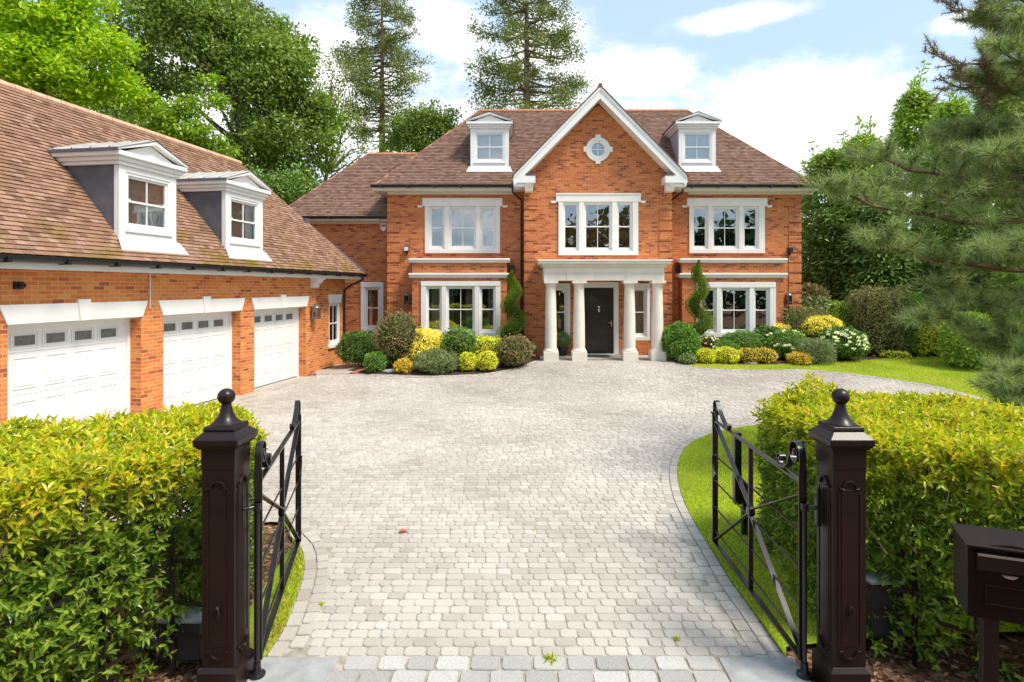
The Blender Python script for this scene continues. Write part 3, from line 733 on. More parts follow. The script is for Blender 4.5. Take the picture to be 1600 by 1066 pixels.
# boxed eave returns at the gable feet
for s in (-1, 1):
    bx = MB(); a = 2.75+s*3.05; b = 2.75+s*2.27; lo, hi = min(a, b), max(a, b)
    bx.box(lo, hi, y0-.0+.001, GY, 6.40, 6.66)
    p = MB(); inn = b; 
    c0 = 2.75+s*2.64
    bx.prism([(b, y0+.03, 6.40), (b-s*-.05, y0+.03, 6.40), (b+s*.10, GY-.35, 6.14), (c0+s*0, GY-.35, 6.14), (c0, y0+.03, 6.40)], (0, .33, 0))
    bx.box(min(a, c0)+ (0 if s > 0 else .02), max(a, c0)-(.02 if s > 0 else 0), y0+.06, WY, 6.28, 6.40)
    bo = make('eave_return', bx, M['white'], house, bevel=.012)
    ld = MB(); ld.box(min(b, b+s*.30), max(b, b+s*.30), y0-.01, GY, 6.661, 6.70); make('lead_capping', ld, M['lead'], bo)
# roof dormers
zr = lambda y: ZV+1.055*(y-20.98)
yf = 21.72
for a, b, lb in ((wx(735, yf), wx(795, yf), 'dormer left of the gable'), (wx(1060.5, yf), wx(1118.5, yf), 'dormer right of the gable')):
    dormer(house, a, b, yf, 7.28, wzp(201.5, yf), 1.055, zr, M['lead_mid'] if 'lead_mid' in M else M['lead_pale'], label=lb)
# portico
pc = MB(); PF = 19.2
fx0, fx1 = wx(850, PF), wx(1038, PF); fz0, fz1 = 2.97, 3.40; 
pc.box(fx0, fx1, PF, PF+.42, fz0, fz1-.21); pc.box(fx0-.012, fx1+.012, PF-.012, PF+.43, fz1-.21, fz1-.17); pc.box(fx0+.002, fx1-.002, PF+.002, PF+.42, fz1-.17, fz1)
for a, b in ((fx0+.001, fx0+.42), (fx1-.42, fx1-.001)): pc.box(a, b, PF+.42, GY-.001, fz0, fz1)
for z0, z1, o in ((3.40, 3.44, .03), (3.44, 3.50, .08), (3.50, 3.53, .13), (3.53, 3.61, .19), (3.61, 3.665, .22)):
    pc.box(fx0-o, fx1+o, PF-o, GY-.001, z0, z1)
port = make('portico', pc, M['stone'], house, bevel=.01)
cl = MB(); cl.box(fx0+.42, fx1-.42, PF+.42, GY, fz0+.10, fz0+.12); make('portico_ceiling', cl, M['white'], port)
jt = MB()
for x in (885, 931, 978): jt.box(wx(x, PF)-.003, wx(x, PF)+.003, PF-.0135, PF, fz0, fz1)
make('stone_joint', jt, M['joint_grey'] if 'joint_grey' in M else M['joint'], port)
def column(xc, yc):
    c = MB(); s = .25
    c.box(xc-s, xc+s, yc-s, yc+s, .28, .60)
    o = make('column', c, M['stone'], port, bevel=.01)
    b = MB(); b.lathe((xc, yc, .60), [(.245, 0), (.25, .02), (.245, .04), (.222, .065), (.205, .10)], 32)
    b.lathe((xc, yc, .70), [(.198, 0), (.20, .3), (.192, 1.0), (.176, 1.7), (.163, 2.05), (.17, 2.07), (.185, 2.075), (.185, 2.095), (.17, 2.10), (.17, 2.13), (.20, 2.16), (.215, 2.18)], 32)
    make('shaft', b, M['stone'], o, smooth=True)
    a = MB(); a.box(xc-.235, xc+.235, yc-.235, yc+.235, 2.88, 2.969); make('capital', a, M['stone'], o, bevel=.008)
for px in (861, 905.5, 985, 1029): column(wx(px, PF+.03), PF+.20)
pf = MB(); pf.box(fx0-.1, fx1+.1, PF+.35, GY+.2, .2, .315); make('porch_step', pf, M['slab_path'], house)
# garden tap vent etc
vn = MB(); vn.box(XR-.95, XR-.85, WY-.012, WY, 6.0, 6.07); make('air_vent', vn, M['black'], house)

# ================================================================== THE GARAGE (own frame: x along the wall away from the road, -y outwards)
ang = math.atan2(.9874, .158)
garage = thing('garage_block', 'long orange brick garage with three white doors and two lead dormers in its tiled roof', 'garage', (-7.194, 14.0, 0), rotz=ang)
GO = (0,0,0)
OP = [(-5.10, -2.54), (-1.965, .567), (1.134, 3.697)]
S0, S1, SE = -7.6, 4.314, 6.9; ZW = 3.05; LZG = 2.163
gm = MB()
wall_face(gm, S0, S1, -.05, ZW, 0, [(a, b, -.05, LZG) for a, b in OP], .27)
SB = .3
gm.quad((S1, 0, -.05), (S1, SB, -.05), (S1, SB, ZW), (S1, 0, ZW))
gx0, gx1 = 5.72, 6.52      # small window in the recessed wall
gwz0, gwz1 = .78, 2.20
wall_face(gm, S1, SE, -.05, ZW, SB, [(gx0, gx1, gwz0, gwz1)], .1)
gm.quad((SE, SB, -.05), (SE, 5.1, -.05), (SE, 5.1, ZW), (SE, SB, ZW)); gm.quad((S0, 0, -.05), (S0, 0, ZW), (S0, 5.1, ZW), (S0, 5.1, -.05)); gm.quad((S0, 5.1, -.05), (S0, 5.1, ZW), (SE, 5.1, ZW), (SE, 5.1, -.05))
gm.prism([(S0, 0, ZW), (S0, 5.1, ZW), (S0, 2.52, 6.2)], (.2, 0, 0))
make('wall', gm, M['brick_orange'], garage, fr=GO)
# lintels with keystones
for i, (a, b) in enumerate(OP):
    l = MB(); zt = 2.475; m = (a+b)/2
    for p, q, fl in ((a, m-.11, 0), (m+.11, b, 1)):
        if fl == 0: l.prism([(p-.02, -.03, LZG), (q+.03, -.03, LZG), (q, -.03, zt), (p-.15, -.03, zt)], (0, .06, 0))
        else: l.prism([(p-.03, -.03, LZG), (q+.02, -.03, LZG), (q+.15, -.03, zt), (p, -.03, zt)], (0, .06, 0))
    l.prism([(m-.077, -.055, LZG-.001), (m+.077, -.055, LZG-.001), (m+.125, -.055, zt+.065), (m-.125, -.055, zt+.065)], (0, .09, 0))
    l.box(a+.001, b-.001, .03, .26, LZG-.02, LZG+.1)
    make('lintel', l, M['stone_pale'], garage, bevel=.006)
gd0 = None
for i, (a, b) in enumerate(OP):
    d = MB(); yd = .27; d.box(a-.05, b+.05, yd, yd+.05, 0, 2.17)
    for k in range(1, 4): pass
    d.box(a, a+.07, yd-.03, yd, 0, LZG); d.box(b-.07, b, yd-.03, yd, 0, LZG); d.box(a+.07, b-.07, yd-.03, yd, LZG-.09, LZG)
    wd = (b-a-.14)
    pit = wd/4.75
    for k in range(4):
        c = a+.07+wd/2+(k-1.5)*pit*1.04; h2 = .195
        panel(d, c-h2-.035, c+h2+.035, 1.74, 2.00, yd, .018)
        for zz in ((1.08, 1.60), (.36, .88)): panel(d, c-h2, c+h2, zz[0], zz[1], yd, .02)
    o = make('garage_door', d, M['door_white'], garage, bevel=.004, label=['garage door nearest the road', 'middle garage door', 'garage door nearest the house'][i])
    for k in range(4):
        gl = MB()
        c = a+.07+wd/2+(k-1.5)*pit*1.04; gl.box(c-.165, c+.165, yd-.016, yd-.012, 1.795, 1.955); make('door_light', gl, M['frosted'], o)
    sm = MB(); sm.box(a+.07, b-.07, yd-.012, yd, 0, .035); make('rubber_seal', sm, M['black'], o)
    sm = MB()
    for zz in (.24, .98, 1.68): sm.box(a+.07, b-.07, yd-.0025, yd, zz, zz+.008)
    make('panel_seam', sm, M['joint_grey'], o)
# small window
o = MB(); o.prism([(gx0-.03, SB-.04, gwz1), (gx1+.03, SB-.04, gwz1), (gx1+.09, SB-.04, gwz1+.30), (gx0-.09, SB-.04, gwz1+.30)], (0, .06, 0)); make('lintel', o, M['stone_pale'], garage, bevel=.006)
fr = MB(); pn = MB()
for (p, q_, r, s) in ((gx0, gx0+.07, gwz0, gwz1), (gx1-.07, gx1, gwz0, gwz1), (gx0+.07, gx1-.07, gwz1-.06, gwz1), (gx0+.07, gx1-.07, gwz0, gwz0+.06)): fr.box(p, q_, SB+.01, SB+.10, r, s)
sash(fr, pn, gx0+.07, gx1-.07, gwz0+.06, gwz1-.06, SB+.04, 1, gb=.02)
wo = make('window', fr, M['white'], garage, bevel=.004); make('pane', pn, M['glass'], wo)
sl = MB(); sl.box(gx0-.08, gx1+.08, SB-.07, SB+.06, gwz0-.12, gwz0-.001); make('sill', sl, M['stone_pale'], wo, bevel=.006)
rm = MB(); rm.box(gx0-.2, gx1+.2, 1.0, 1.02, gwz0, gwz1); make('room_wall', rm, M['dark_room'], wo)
# side door in the recess
sd = MB(); sd.box(4.34, 4.38, SB-.03, SB+.02, 0, 2.1); sd.box(4.33, 4.50, SB-.045, SB+.02, 2.1, 2.42); make('side_door_frame', sd, M['white'], garage)
# corbel at the pier end
cb = MB(); zb = ZW-.32
cb.extrude_profile([(0, zb), (-.10, zb), (-.13, zb+.06), (-.11, zb+.10), (-.16, zb+.13), (-.24, zb+.18), (-.26, zb+.24), (-.33, zb+.27), (-.33, zb+.33), (0, zb+.33)], 3.95, 4.30)
make('corbel', cb, M['white'], garage, bevel=.008)
ev = MB(); ev.box(S0-.2, 6.97, -.33, .34, ZW-.0, ZW+.02); ev.box(S0-.2, 6.99, -.35, -.33, ZW-.02, 3.20); ev.box(6.97, 6.99, -.33, 5.4, ZW-.02, 3.20)
make('soffit_and_fascia', ev, M['white'], garage)
gt = MB(); gutter(gt, S0-.2, 7.03, -.44, 3.215); gt.box(7.0, 7.10, -.44, 5.4, 3.13, 3.215); make('gutter', gt, M['black'], garage)
dp = MB(); dp.tube([(6.85, -.42, 3.2), (6.85, -.40, 3.02), (6.80, .10, 2.78), (6.76, SB-.08, 2.66), (6.75, SB-.06, 2.5), (6.75, SB-.06, .1)], .036, 10); make('downpipe', dp, M['black'], garage, smooth=True)
rf = MB(); RY, RZ = 2.52, 6.71; EZ = 3.25; sl_ = (RZ-EZ)/2.87
tiled(rf, [(S0-.2, -.37, EZ), (7.0, -.37, EZ), (4.12, RY, RZ), (S0-.2, RY, RZ)])
tiled(rf, [(7.0, -.37, EZ), (7.0, 5.4, EZ), (4.12, RY, RZ)])
rf.quad((7.0, 5.4, EZ), (S0-.2, 5.4, EZ), (S0-.2, RY, RZ), (4.12, RY, RZ))
make('roof', rf, M['tile_garage'], garage)
rg = MB(); ridge_line(rg, (S0-.2, RY, RZ+.03), (4.12, RY, RZ+.03), .10); make('ridge_tiles', rg, M['ridge_pale'], garage)
rg = MB(); ridge_line(rg, (5.6, 1.03, 4.95), (4.12, RY, RZ), .05, .2); ridge_line(rg, (7.0, -.37, EZ+.01), (5.6, 1.03, 4.95), .05, .2); make('hip_tiles', rg, M['tile_garage'], garage)
ld = MB(); ld.bar((7.05, -.38, EZ+.06), (5.55, 1.12, 5.03), .10, .05); ld.box(5.45, 5.7, 1.0, 1.35, 4.95, 5.1); make('lead_hip_flashing', ld, M['lead'], garage)
zg = lambda y: EZ+sl_*(y+.37)
for i, yy in enumerate(((10.90, 12.33), (13.91, 15.38))):
    a, b = [(v-14)/.9874+.05 for v in yy]
    dormer(garage, a, b, -.04, 3.68, 5.09, sl_, zg, M['lead'], label=['dormer nearer the road', 'dormer nearer the house'][i])
# conduit and sensor on the wall
cd = MB(); cd.tube([(-2.33, -.02, 3.03), (-2.33, -.02, 2.33)], .012, 8); make('cable_conduit', cd, M['white'], garage)
M['litter_leaf'] = islandmat('dead_leaf', [(0, (.07,.035,.02)), (.4, (.18,.09,.05)), (.8, (.30,.17,.10)), (1, (.42,.28,.18))], .8, .2, bmp=0)
# ================================================================== GROUND
import bmesh
from mathutils import noise as mnoise
def sheet(name, pts, dz, mat, parent=None, thick=0):
    bm = bmesh.new(); vs = [bm.verts.new((p[0], p[1], 0)) for p in pts]; bm.faces.new(vs)
    bmesh.ops.triangulate(bm, faces=bm.faces[:])
    for k in range(22):
        y = 14+.27*k
        bmesh.ops.bisect_plane(bm, geom=bm.verts[:]+bm.edges[:]+bm.faces[:], plane_co=(0, y, 0), plane_no=(0, 1, 0))
    for k in range(9):
        bmesh.ops.bisect_plane(bm, geom=bm.verts[:]+bm.edges[:]+bm.faces[:], plane_co=(-7+.43*k, 0, 0), plane_no=(1, 0, 0))
    for v in bm.verts: v.co.z = float(gz(v.co.x, v.co.y))+dz
    bmesh.ops.recalc_face_normals(bm, faces=bm.faces[:])
    me = bpy.data.meshes.new(name); bm.to_mesh(me); bm.free()
    if sum(p.normal.z for p in me.polygons) < 0: me.flip_normals()
    boxuv(me); return mesh_obj(name, me, mat, parent)
def g2(*pp): return [G(*p)[:2] for p in pp]
right_near = g2((1262,1090),(1240,1045),(1180,960),(1140,905),(1118,868),(1085,815),(1066,775),(1059,740),(1064,712),(1081,692),(1115,677),(1160,668),(1210,662))+[(5.2,11.6),(7.5,11.3),(10.5,10.6),(13.5,9.8)]
far_edge = [(14.5,10.6)]+g2((1620,645),(1545,625),(1470,605),(1400,593),(1330,583.5),(1290,579.5),(1250,577),(1180,577),(1120,576),(1085,573),(1066,567.5))
porch = g2((1046,563),(848,563))
bed_edge = g2((835,564),(812,573),(785,579),(750,584),(690,586.5),(640,586.5),(575,585))
path_edge = g2((545,584.5),(497,585))
gar = [(-6.61+.10, 17.65), (-9.434+.16*6.0+.10, 6.0)]
left_back = [(-7.6,6.3),(-5,6.6),(-3.9,6.9),(-2.75,6.75)]+g2((452,835),(470,858),(474,890),(464,930),(442,985),(412,1030),(405,1090))
front = [(-1.8,3.0),(1.8,3.0)]
drive_poly = right_near+far_edge+porch+bed_edge+path_edge+gar+left_back+front
ground = sheet('ground', [(-220,-60),(220,-60),(220,260),(-220,260)], -.05, M['litter']); tag(ground, kind='structure')
grass_far = sheet('grass_field', [(-200,24.2),(-200,250),(200,250),(200,24.2)], -.04, M['lawn']); tag(grass_far, kind='structure')
dr = sheet('driveway', drive_poly, -.008, M['joint']); tag(dr, 'pale tumbled block paved driveway sweeping from the gates to the house', 'driveway', kind='structure')
def inside(px, py, poly):
    poly = np.array(poly); n = len(poly); r = np.zeros(px.shape, bool); j = n-1
    for i in range(n):
        xi, yi = poly[i]; xj, yj = poly[j]
        with np.errstate(divide='ignore', invalid='ignore'):
            c = ((yi > py) != (yj > py)) & (px < (xj-xi)*(py-yi)/(yj-yi+1e-12)+xi)
        r ^= c; j = i
    return r
def dist_line(px, py, line):
    d = np.full(px.shape, 1e9)
    for (ax, ay), (bx, by) in zip(line[:-1], line[1:]):
        L2 = (bx-ax)**2+(by-ay)**2; t = np.clip(((px-ax)*(bx-ax)+(py-ay)*(by-ay))/L2, 0, 1)
        d = np.minimum(d, np.hypot(px-ax-t*(bx-ax), py-ay-t*(by-ay)))
    return d
def smooth_line(pts, step=.05):
    P = [Vector((p[0], p[1], 0)) for p in pts]; out = []
    for i in range(len(P)-1):
        p0 = P[max(0, i-1)]; p1 = P[i]; p2 = P[i+1]; p3 = P[min(len(P)-1, i+2)]
        n = max(2, int((p2-p1).length/step))
        for k in range(n):
            t = k/n; out.append(.5*((2*p1)+(p2-p0)*t+(2*p0-5*p1+4*p2-p3)*t*t+(3*p1-p0-3*p2+p3)*t**3))
    out.append(P[-1]); return [(p.x, p.y) for p in out]
B1 = smooth_line(right_near[1:]); B2 = smooth_line(far_edge); B3 = smooth_line(bed_edge); B4 = smooth_line(left_back[3:-1])
def blocks(X, Y, LX, LY, ang, top=0.0, cham=.016, h=.010, jit=.0012):
    n = len(X); ca, sa = np.cos(ang), np.sin(ang); hx = LX/2; hy = LY/2; c = np.minimum(cham, np.minimum(hx, hy)*.6)
    def ringv(ix):
        a = hx-ix; b = hy-ix
        return [(a-c, -b), (a, -b+c), (a, b-c), (a-c, b), (-a+c, b), (-a, b-c), (-a, -b+c), (-a+c, -b)]
    V = np.zeros((n, 16, 3)); zt = gz(X, Y)+top+rng.normal(0, jit, n); tx = rng.normal(0, .004, n); ty = rng.normal(0, .004, n)
    for r, (ins, dz) in enumerate(((.0035, 0), (0.0, -h))):
        for k, (a, b) in enumerate(ringv(ins)):
            V[:, r*8+k, 0] = X+a*ca-b*sa; V[:, r*8+k, 1] = Y+a*sa+b*ca; V[:, r*8+k, 2] = zt+dz+(a*tx+b*ty)*(1 if r == 0 else 1)
    # mid ring for rounded shoulders
    base = np.arange(n)[:, None]*16
    top_f = base+np.arange(8)
    sides = np.stack([base+np.array([8+k, 8+(k+1) % 8, (k+1) % 8, k]) for k in range(8)], 1).reshape(n, 32)
    idx = np.concatenate([top_f, sides], 1).ravel(); sizes = np.tile(np.array([8]+[4]*8), n)
    return V.reshape(-1, 3), idx, sizes
rows = []; y = 4.30; k = 0
XX = []; YY = []; LL = []; DD = []
while y < 20.2:
    dpt = .112; n = 210; ls = rng.choice([.105, .14, .17], n, p=[.3, .35, .35]); x = -9.5+rng.uniform(0, .15)+np.concatenate([[0], np.cumsum(ls)[:-1]])+ls/2
    XX.append(x); YY.append(np.full(n, y+dpt/2)+.002*np.sin(x*1.7+k)); LL.append(ls-.006); DD.append(np.full(n, dpt-.006)); y += dpt; k += 1
XX, YY, LL, DD = map(np.concatenate, (XX, YY, LL, DD))
keep = inside(XX, YY, drive_poly)
dd = np.minimum.reduce([dist_line(XX, YY, b) for b in (B1, B2, B3, B4)]); keep &= dd > .215
keep &= ~((YY > 19.35) & (XX > .6) & (XX < 5))
keep &= dist_line(XX, YY, gar) > .26
XX, YY, LL, DD = XX[keep], YY[keep], LL[keep], DD[keep]
V, I, S = blocks(XX, YY, LL, DD, rng.normal(0, .009, len(XX)), cham=.020)
o = raw('block_paving', V, I, S, M['paver']); tag(o, kind='structure')
# edge courses following the curves
ex, ey, ea, el = [], [], [], []
for line, side in ((B1, 1), (B2, 1), (B3, 1), (B4, 1), (smooth_line([gar[0], gar[1]]), 1)):
    P = np.array(line); seg = np.hypot(*(P[1:]-P[:-1]).T); s = np.concatenate([[0], np.cumsum(seg)])
    for off, ln in ((.062, .19), (.182, .15)):
        t = 0.0
        while t+ln < s[-1]:
            m = t+ln/2; i = min(len(P)-2, np.searchsorted(s, m)-1); d = (P[i+1]-P[i])/max(seg[i], 1e-6)
            nrm = np.array([-d[1], d[0]]); q = P[i]+d*(m-s[i])
            ins = inside(np.array([q[0]+nrm[0]*.1]), np.array([q[1]+nrm[1]*.1]), drive_poly)[0]
            q = q+nrm*off*(1 if ins else -1)
            ex.append(q[0]); ey.append(q[1]); ea.append(math.atan2(d[1], d[0])); el.append(ln-.008); t += ln
ex, ey, ea, el = map(np.array, (ex, ey, ea, el))
V, I, S = blocks(ex, ey, el, np.full(len(ex), .112), ea, top=.006, cham=.010)
o = raw('edging_setts', V, I, S, M['sett']); tag(o, kind='structure')
# threshold: big setts between the gate posts, with slabs at the hinges
tx, ty, tl, td = [], [], [], []
yy = 4.30; r = 0
for dpt in (.165, .165, .17, .17, .17, .17, .17, .17):
    x = -1.30-.08*(r % 2)-.3*(r > 0)*(r > 2)
    while x < 1.42:
        l = random.choice((.21, .23, .25)); tx.append(x+l/2); ty.append(yy-dpt/2); tl.append(l-.016); td.append(dpt-.014); x += l
    yy -= dpt; r += 1
V, I, S = blocks(np.array(tx), np.array(ty), np.array(tl), np.array(td), rng.normal(0, .02, len(tx)), top=.004, cham=.018)
o = raw('threshold_setts', V, I, S, M['granite']); tag(o, kind='structure')
js = MB()
js.quad((-2.0, 2.6, -.009), (2.0, 2.6, -.009), (2.0, 4.30, -.009), (-2.0, 4.30, -.009)); tag(make('mortar_bed', js, M['sand_mortar']), kind='structure')
sb = MB(); sb.box(-1.92, -1.36, 3.78, 4.28, -.03, .006); sb.box(1.46, 2.02, 3.78, 4.28, -.03, .006); tag(make('slabs', sb, M['slab'], bevel=.008), kind='structure')
# lawns, beds, path
lawnA = [right_near[i] for i in range(len(right_near))]
lawn_near = sheet('lawn', [(2.02,4.4)]+B1[3:]+[(13.5,6.5),(6.8,4.8),(2.6,4.5)], .004, M['lawn']); tag(lawn_near, kind='structure')
lfar = B2+g2((1090,568))+g2((1150,570),(1200,570.5),(1300,567),(1400,560),(1470,557.5))+[(22,20.5),(26,14),(24,9)]
lawn_far = sheet('lawn', lfar, .004, M['lawn']); tag(lawn_far, kind='structure')
verge = sheet('grass_verge', B4+[(-2.0,4.3),(-2.3,4.6),(-2.45,6.2),(-2.75,6.7)], .002, M['lawn']); tag(verge, kind='structure')
bedL = sheet('soil_bed', B3+[(-5.55,18.3)]+g2((575,570))+[(-5.9,22.6),(.3,22.6),(.3,20.9)], .012, M['soil']); tag(bedL, kind='structure')
bedR = sheet('soil_bed', g2((1064,566))+g2((1090,568),(1150,570),(1200,570.5),(1300,567),(1400,560),(1470,557.5),(1560,557))+[(20,24),(20,30),(9,30),(5.2,22.0),(5.2,20.6)], .010, M['soil']); tag(bedR, kind='structure')
pth = sheet('path', g2((497,585),(545,584.5),(553,584.5),(590,569),(500,566))+[(-6.95,18.3)], .008, M['slab_path']); tag(pth, kind='structure')
eb = MB()
pA, pB = G(548,584.5), G(592,569)
for off in (0, .11): eb.bar((pA[0]+off, pA[1], pA[2]+.012), (pB[0]+off, pB[1], pB[2]+.012), .10, .05)
tag(make('brick_path_edging', eb, M['red_brick_edge'], bevel=.004), kind='structure')
st = MB(); st.prism([(-6.64+.13, 17.7, -.03), (-9.3+.96+.13, 6, -.03), (-9.3+.96-.3, 6, -.03), (-6.64-.3, 17.7, -.03)], (0, 0, .045)); tag(make('garage_apron', st, M['slab_path']), kind='structure')
# slab in each bed
for px, py, lb in ((610, 581, 'grey stepping slab set in the soil of the left flower bed'), (1172, 568, 'grey slab at the front of the right flower bed')):
    a = G(px, py); s = MB(); s.lathe((a[0], a[1], a[2]+.01), [(.24, 0), (.24, .03), (.22, .04)], 7); tag(make('stepping_stone', s, M['slab']), lb, 'stepping stone')
# grass blades
def blades(name, poly, n, hgt, cols, box, lim=None):
    x = rng.uniform(box[0], box[1], n*3); y = rng.uniform(box[2], box[3], n*3); k = inside(x, y, poly); x = x[k][:n]; y = y[k][:n]
    P = np.stack([x, y, gz(x, y)+.002], 1); A = unit(np.stack([rng.normal(0, .45, len(x)), rng.normal(0, .45, len(x)), np.ones(len(x))], 1))
    o = leafobj(name, None, cols, P, A, rdir(len(x)), hgt*rng.uniform(.5, 1.3, len(x)), .006+hgt*.08); return tag(o, kind='stuff')
M['blade'] = leafmat('grass_blade', [(.16,.24,.01), (.23,.31,.015), (.31,.37,.03), (.42,.39,.07), (.50,.42,.12)], .5, .45, clump=1.5, patch=(1.6, (.42,.33,.10), .7))
tag(blades('grass', [(2.02,4.5)]+B1[3:]+[(8,6.2),(2.6,4.6)], 90000, .038, M['blade'], (1.0, 7, 4.4, 12.5)), 'bright green grass of the lawn beside the right gate', 'grass')
tag(blades('grass', lfar, 70000, .05, M['blade'], (4, 17, 10, 22)), 'mown grass of the far lawn in front of the right border', 'grass')
tag(blades('grass', B4+[(-2.0,4.3),(-2.45,6.2),(-2.75,6.7)], 7000, .05, M['blade'], (-3, -1.7, 4.2, 7)), 'yellowish grass between the left gate and the drive edge', 'grass')

# weeds in the paving
for px, py, lb, s in ((438, 978, 'green weed in the paving beside the left gate rail', .055), (860, 1032, 'green weed in the joint above the threshold setts', .05), (503, 945, 'tiny weed in the paving right of the left gate', .03), (1057, 1000, 'tiny weed in the paving left of the right gate', .03), (833, 829, 'tiny weed in a joint near the middle of the drive', .015)):
    a = np.array(G(px, py)); n = 26; A = unit(np.stack([rng.normal(0, 1, n), rng.normal(0, 1, n), rng.uniform(.25, 1, n)], 1))
    o = leafobj('weed', None, M['blade'], a+rng.normal(0, s*.25, (n, 3))*[1, 1, .05]+[0, 0, .003], A, rdir(n), s, s*.35, near=True); tag(o, lb, 'weed')
a = np.array(G(622, 833)); o = leafobj('fallen_leaf', None, M['dry_leaf'], np.array([a+[0, 0, .02]]), np.array([[1., .1, .05]]), np.array([[0, 0., 1]]), .12, .07, near=True); tag(o, 'curled orange dead leaf lying on the driveway', 'leaf')

# ================================================================== GATE POSTS, GATES, MAILBOX
def ribbon(mb, pts, w, t, yc=0.0):
    """flat bar bent in the x-z plane"""
    n = len(mb.v); k = len(pts); P = [Vector((p[0], 0, p[1])) for p in pts]
    for i, p in enumerate(P):
        d = (P[min(i+1, k-1)]-P[max(i-1, 0)]).normalized(); nn = Vector((-d.z, 0, d.x))*t/2
        for a, b in ((-1, -1), (1, -1), (1, 1), (-1, 1)): mb.v.append((p.x+nn.x*a, yc+b*w/2, p.z+nn.z*a))
    for i in range(k-1):
        for j in range(4):
            a = n+i*4+j; b = n+i*4+(j+1) % 4; mb.f.append((a, b, b+4, a+4))
    mb.f.append((n, n+1, n+2, n+3)); e = n+(k-1)*4; mb.f.append((e+3, e+2, e+1, e))
def spiral(cx, cz, r0, r1, a0, a1, n=26):
    return [(cx+(r0+(r1-r0)*i/n)*math.cos(rad(a0+(a1-a0)*i/n)), cz+(r0+(r1-r0)*i/n)*math.sin(rad(a0+(a1-a0)*i/n))) for i in range(n+1)]
def gate_post(x, y, label):
    t = thing('gate_post', label, 'gate post', (x, y, 0), 'gate posts')
    def Q(mb, n, p=t, **k): return make(n, mb, M['post'], p, fr=(0,0,0), **k)
    b = MB(); h = .132; b.box(-h, h, -h, h, -.05, .15); b.prism([(-h, -h, .15), (h, -h, .15), (h, h, .15), (-h, h, .15)], (0, 0, .001))
    n = len(b.v); b.v += [(-h,-h,.151),(h,-h,.151),(h,h,.151),(-h,h,.151),(-.112,-.112,.18),(.112,-.112,.18),(.112,.112,.18),(-.112,.112,.18)]
    b.f += [(n, n+1, n+5, n+4), (n+1, n+2, n+6, n+5), (n+2, n+3, n+7, n+6), (n+3, n, n+4, n+7), (n+4, n+5, n+6, n+7)]
    Q(b, 'plinth', bevel=.004)
    s = MB(); s.box(-.110, .110, -.110, .110, .17, 1.60); s.box(-.114, .114, -.114, .114, 1.52, 1.665)
    for rz in range(4):
        R = Matrix.Rotation(rz*math.pi/2, 4, 'Z'); m = MB(); yf = -.110
        for a in (-.078, .066): m.box(a, a+.012, yf-.006, yf, .34, 1.36)          # panel beads
        m.box(-.054, .054, yf-.004, yf, .32, 1.38)
        for zc, sg in ((1.39, 1), (.29, -1)):                                      # arched ends with a small scroll
            pts = [(.048*math.cos(rad(a)), zc+sg*.048*math.sin(rad(a))) for a in range(0, 181, 15)]
            ribbon(m, pts, .016, .013, yf-.006)
            for e in (-.06, .06): m.box(e-.014, e+.014, yf-.014, yf, zc-.008, zc+.008)
        s.v, nv = s.v+[tuple(R @ Vector(v)) for v in m.v], len(s.v); s.f += [tuple(i+nv for i in f) for f in m.f]
    Q(s, 'shaft', bevel=.002)
    c = MB()
    def frus(h0, z0, h1, z1):
        n = len(c.v); c.v += [(-h0,-h0,z0),(h0,-h0,z0),(h0,h0,z0),(-h0,h0,z0),(-h1,-h1,z1),(h1,-h1,z1),(h1,h1,z1),(-h1,h1,z1)]
        c.f.extend([(n+3, n+2, n+1, n), (n+4, n+5, n+6, n+7), (n, n+1, n+5, n+4), (n+1, n+2, n+6, n+5), (n+2, n+3, n+7, n+6), (n+3, n, n+4, n+7)])
    frus(.125, 1.655, .148, 1.685); frus(.15, 1.685, .152, 1.725); frus(.150, 1.725, .10, 1.772); frus(.104, 1.772, .106, 1.782); frus(.108, 1.782, .100, 1.803)
    Q(c, 'cap', bevel=.003)
    f = MB(); f.lathe((0, 0, 1.80), [(.098, 0), (.096, .010), (.075, .028), (.055, .055), (.042, .09), (.034, .125), (.031, .145)]+[(max(.004, .058*math.sin(rad(a))), .192-.056*math.cos(rad(a))) for a in range(34, 181, 9)], 32)
    Q(f, 'ball_finial', smooth=True)
    k = MB(); k.lathe((0, -.128, .585), [(.001, -.012), (.016, -.01), (.02, .0), (.018, .014)], 12, 'y'); k.tube([(0, -.135, .60), (.014, -.14, .585), (.018, -.138, .55), (.004, -.13, .525)], .008, 8)
    Q(k, 'keyhole_cover', smooth=True)
    return t
gpl = gate_post(-2.05, 4.0, 'tall dark brown gate post with ball finial beside the left hedge')
gpr = gate_post(2.215, 4.0, 'tall dark brown gate post with ball finial beside the mailbox')
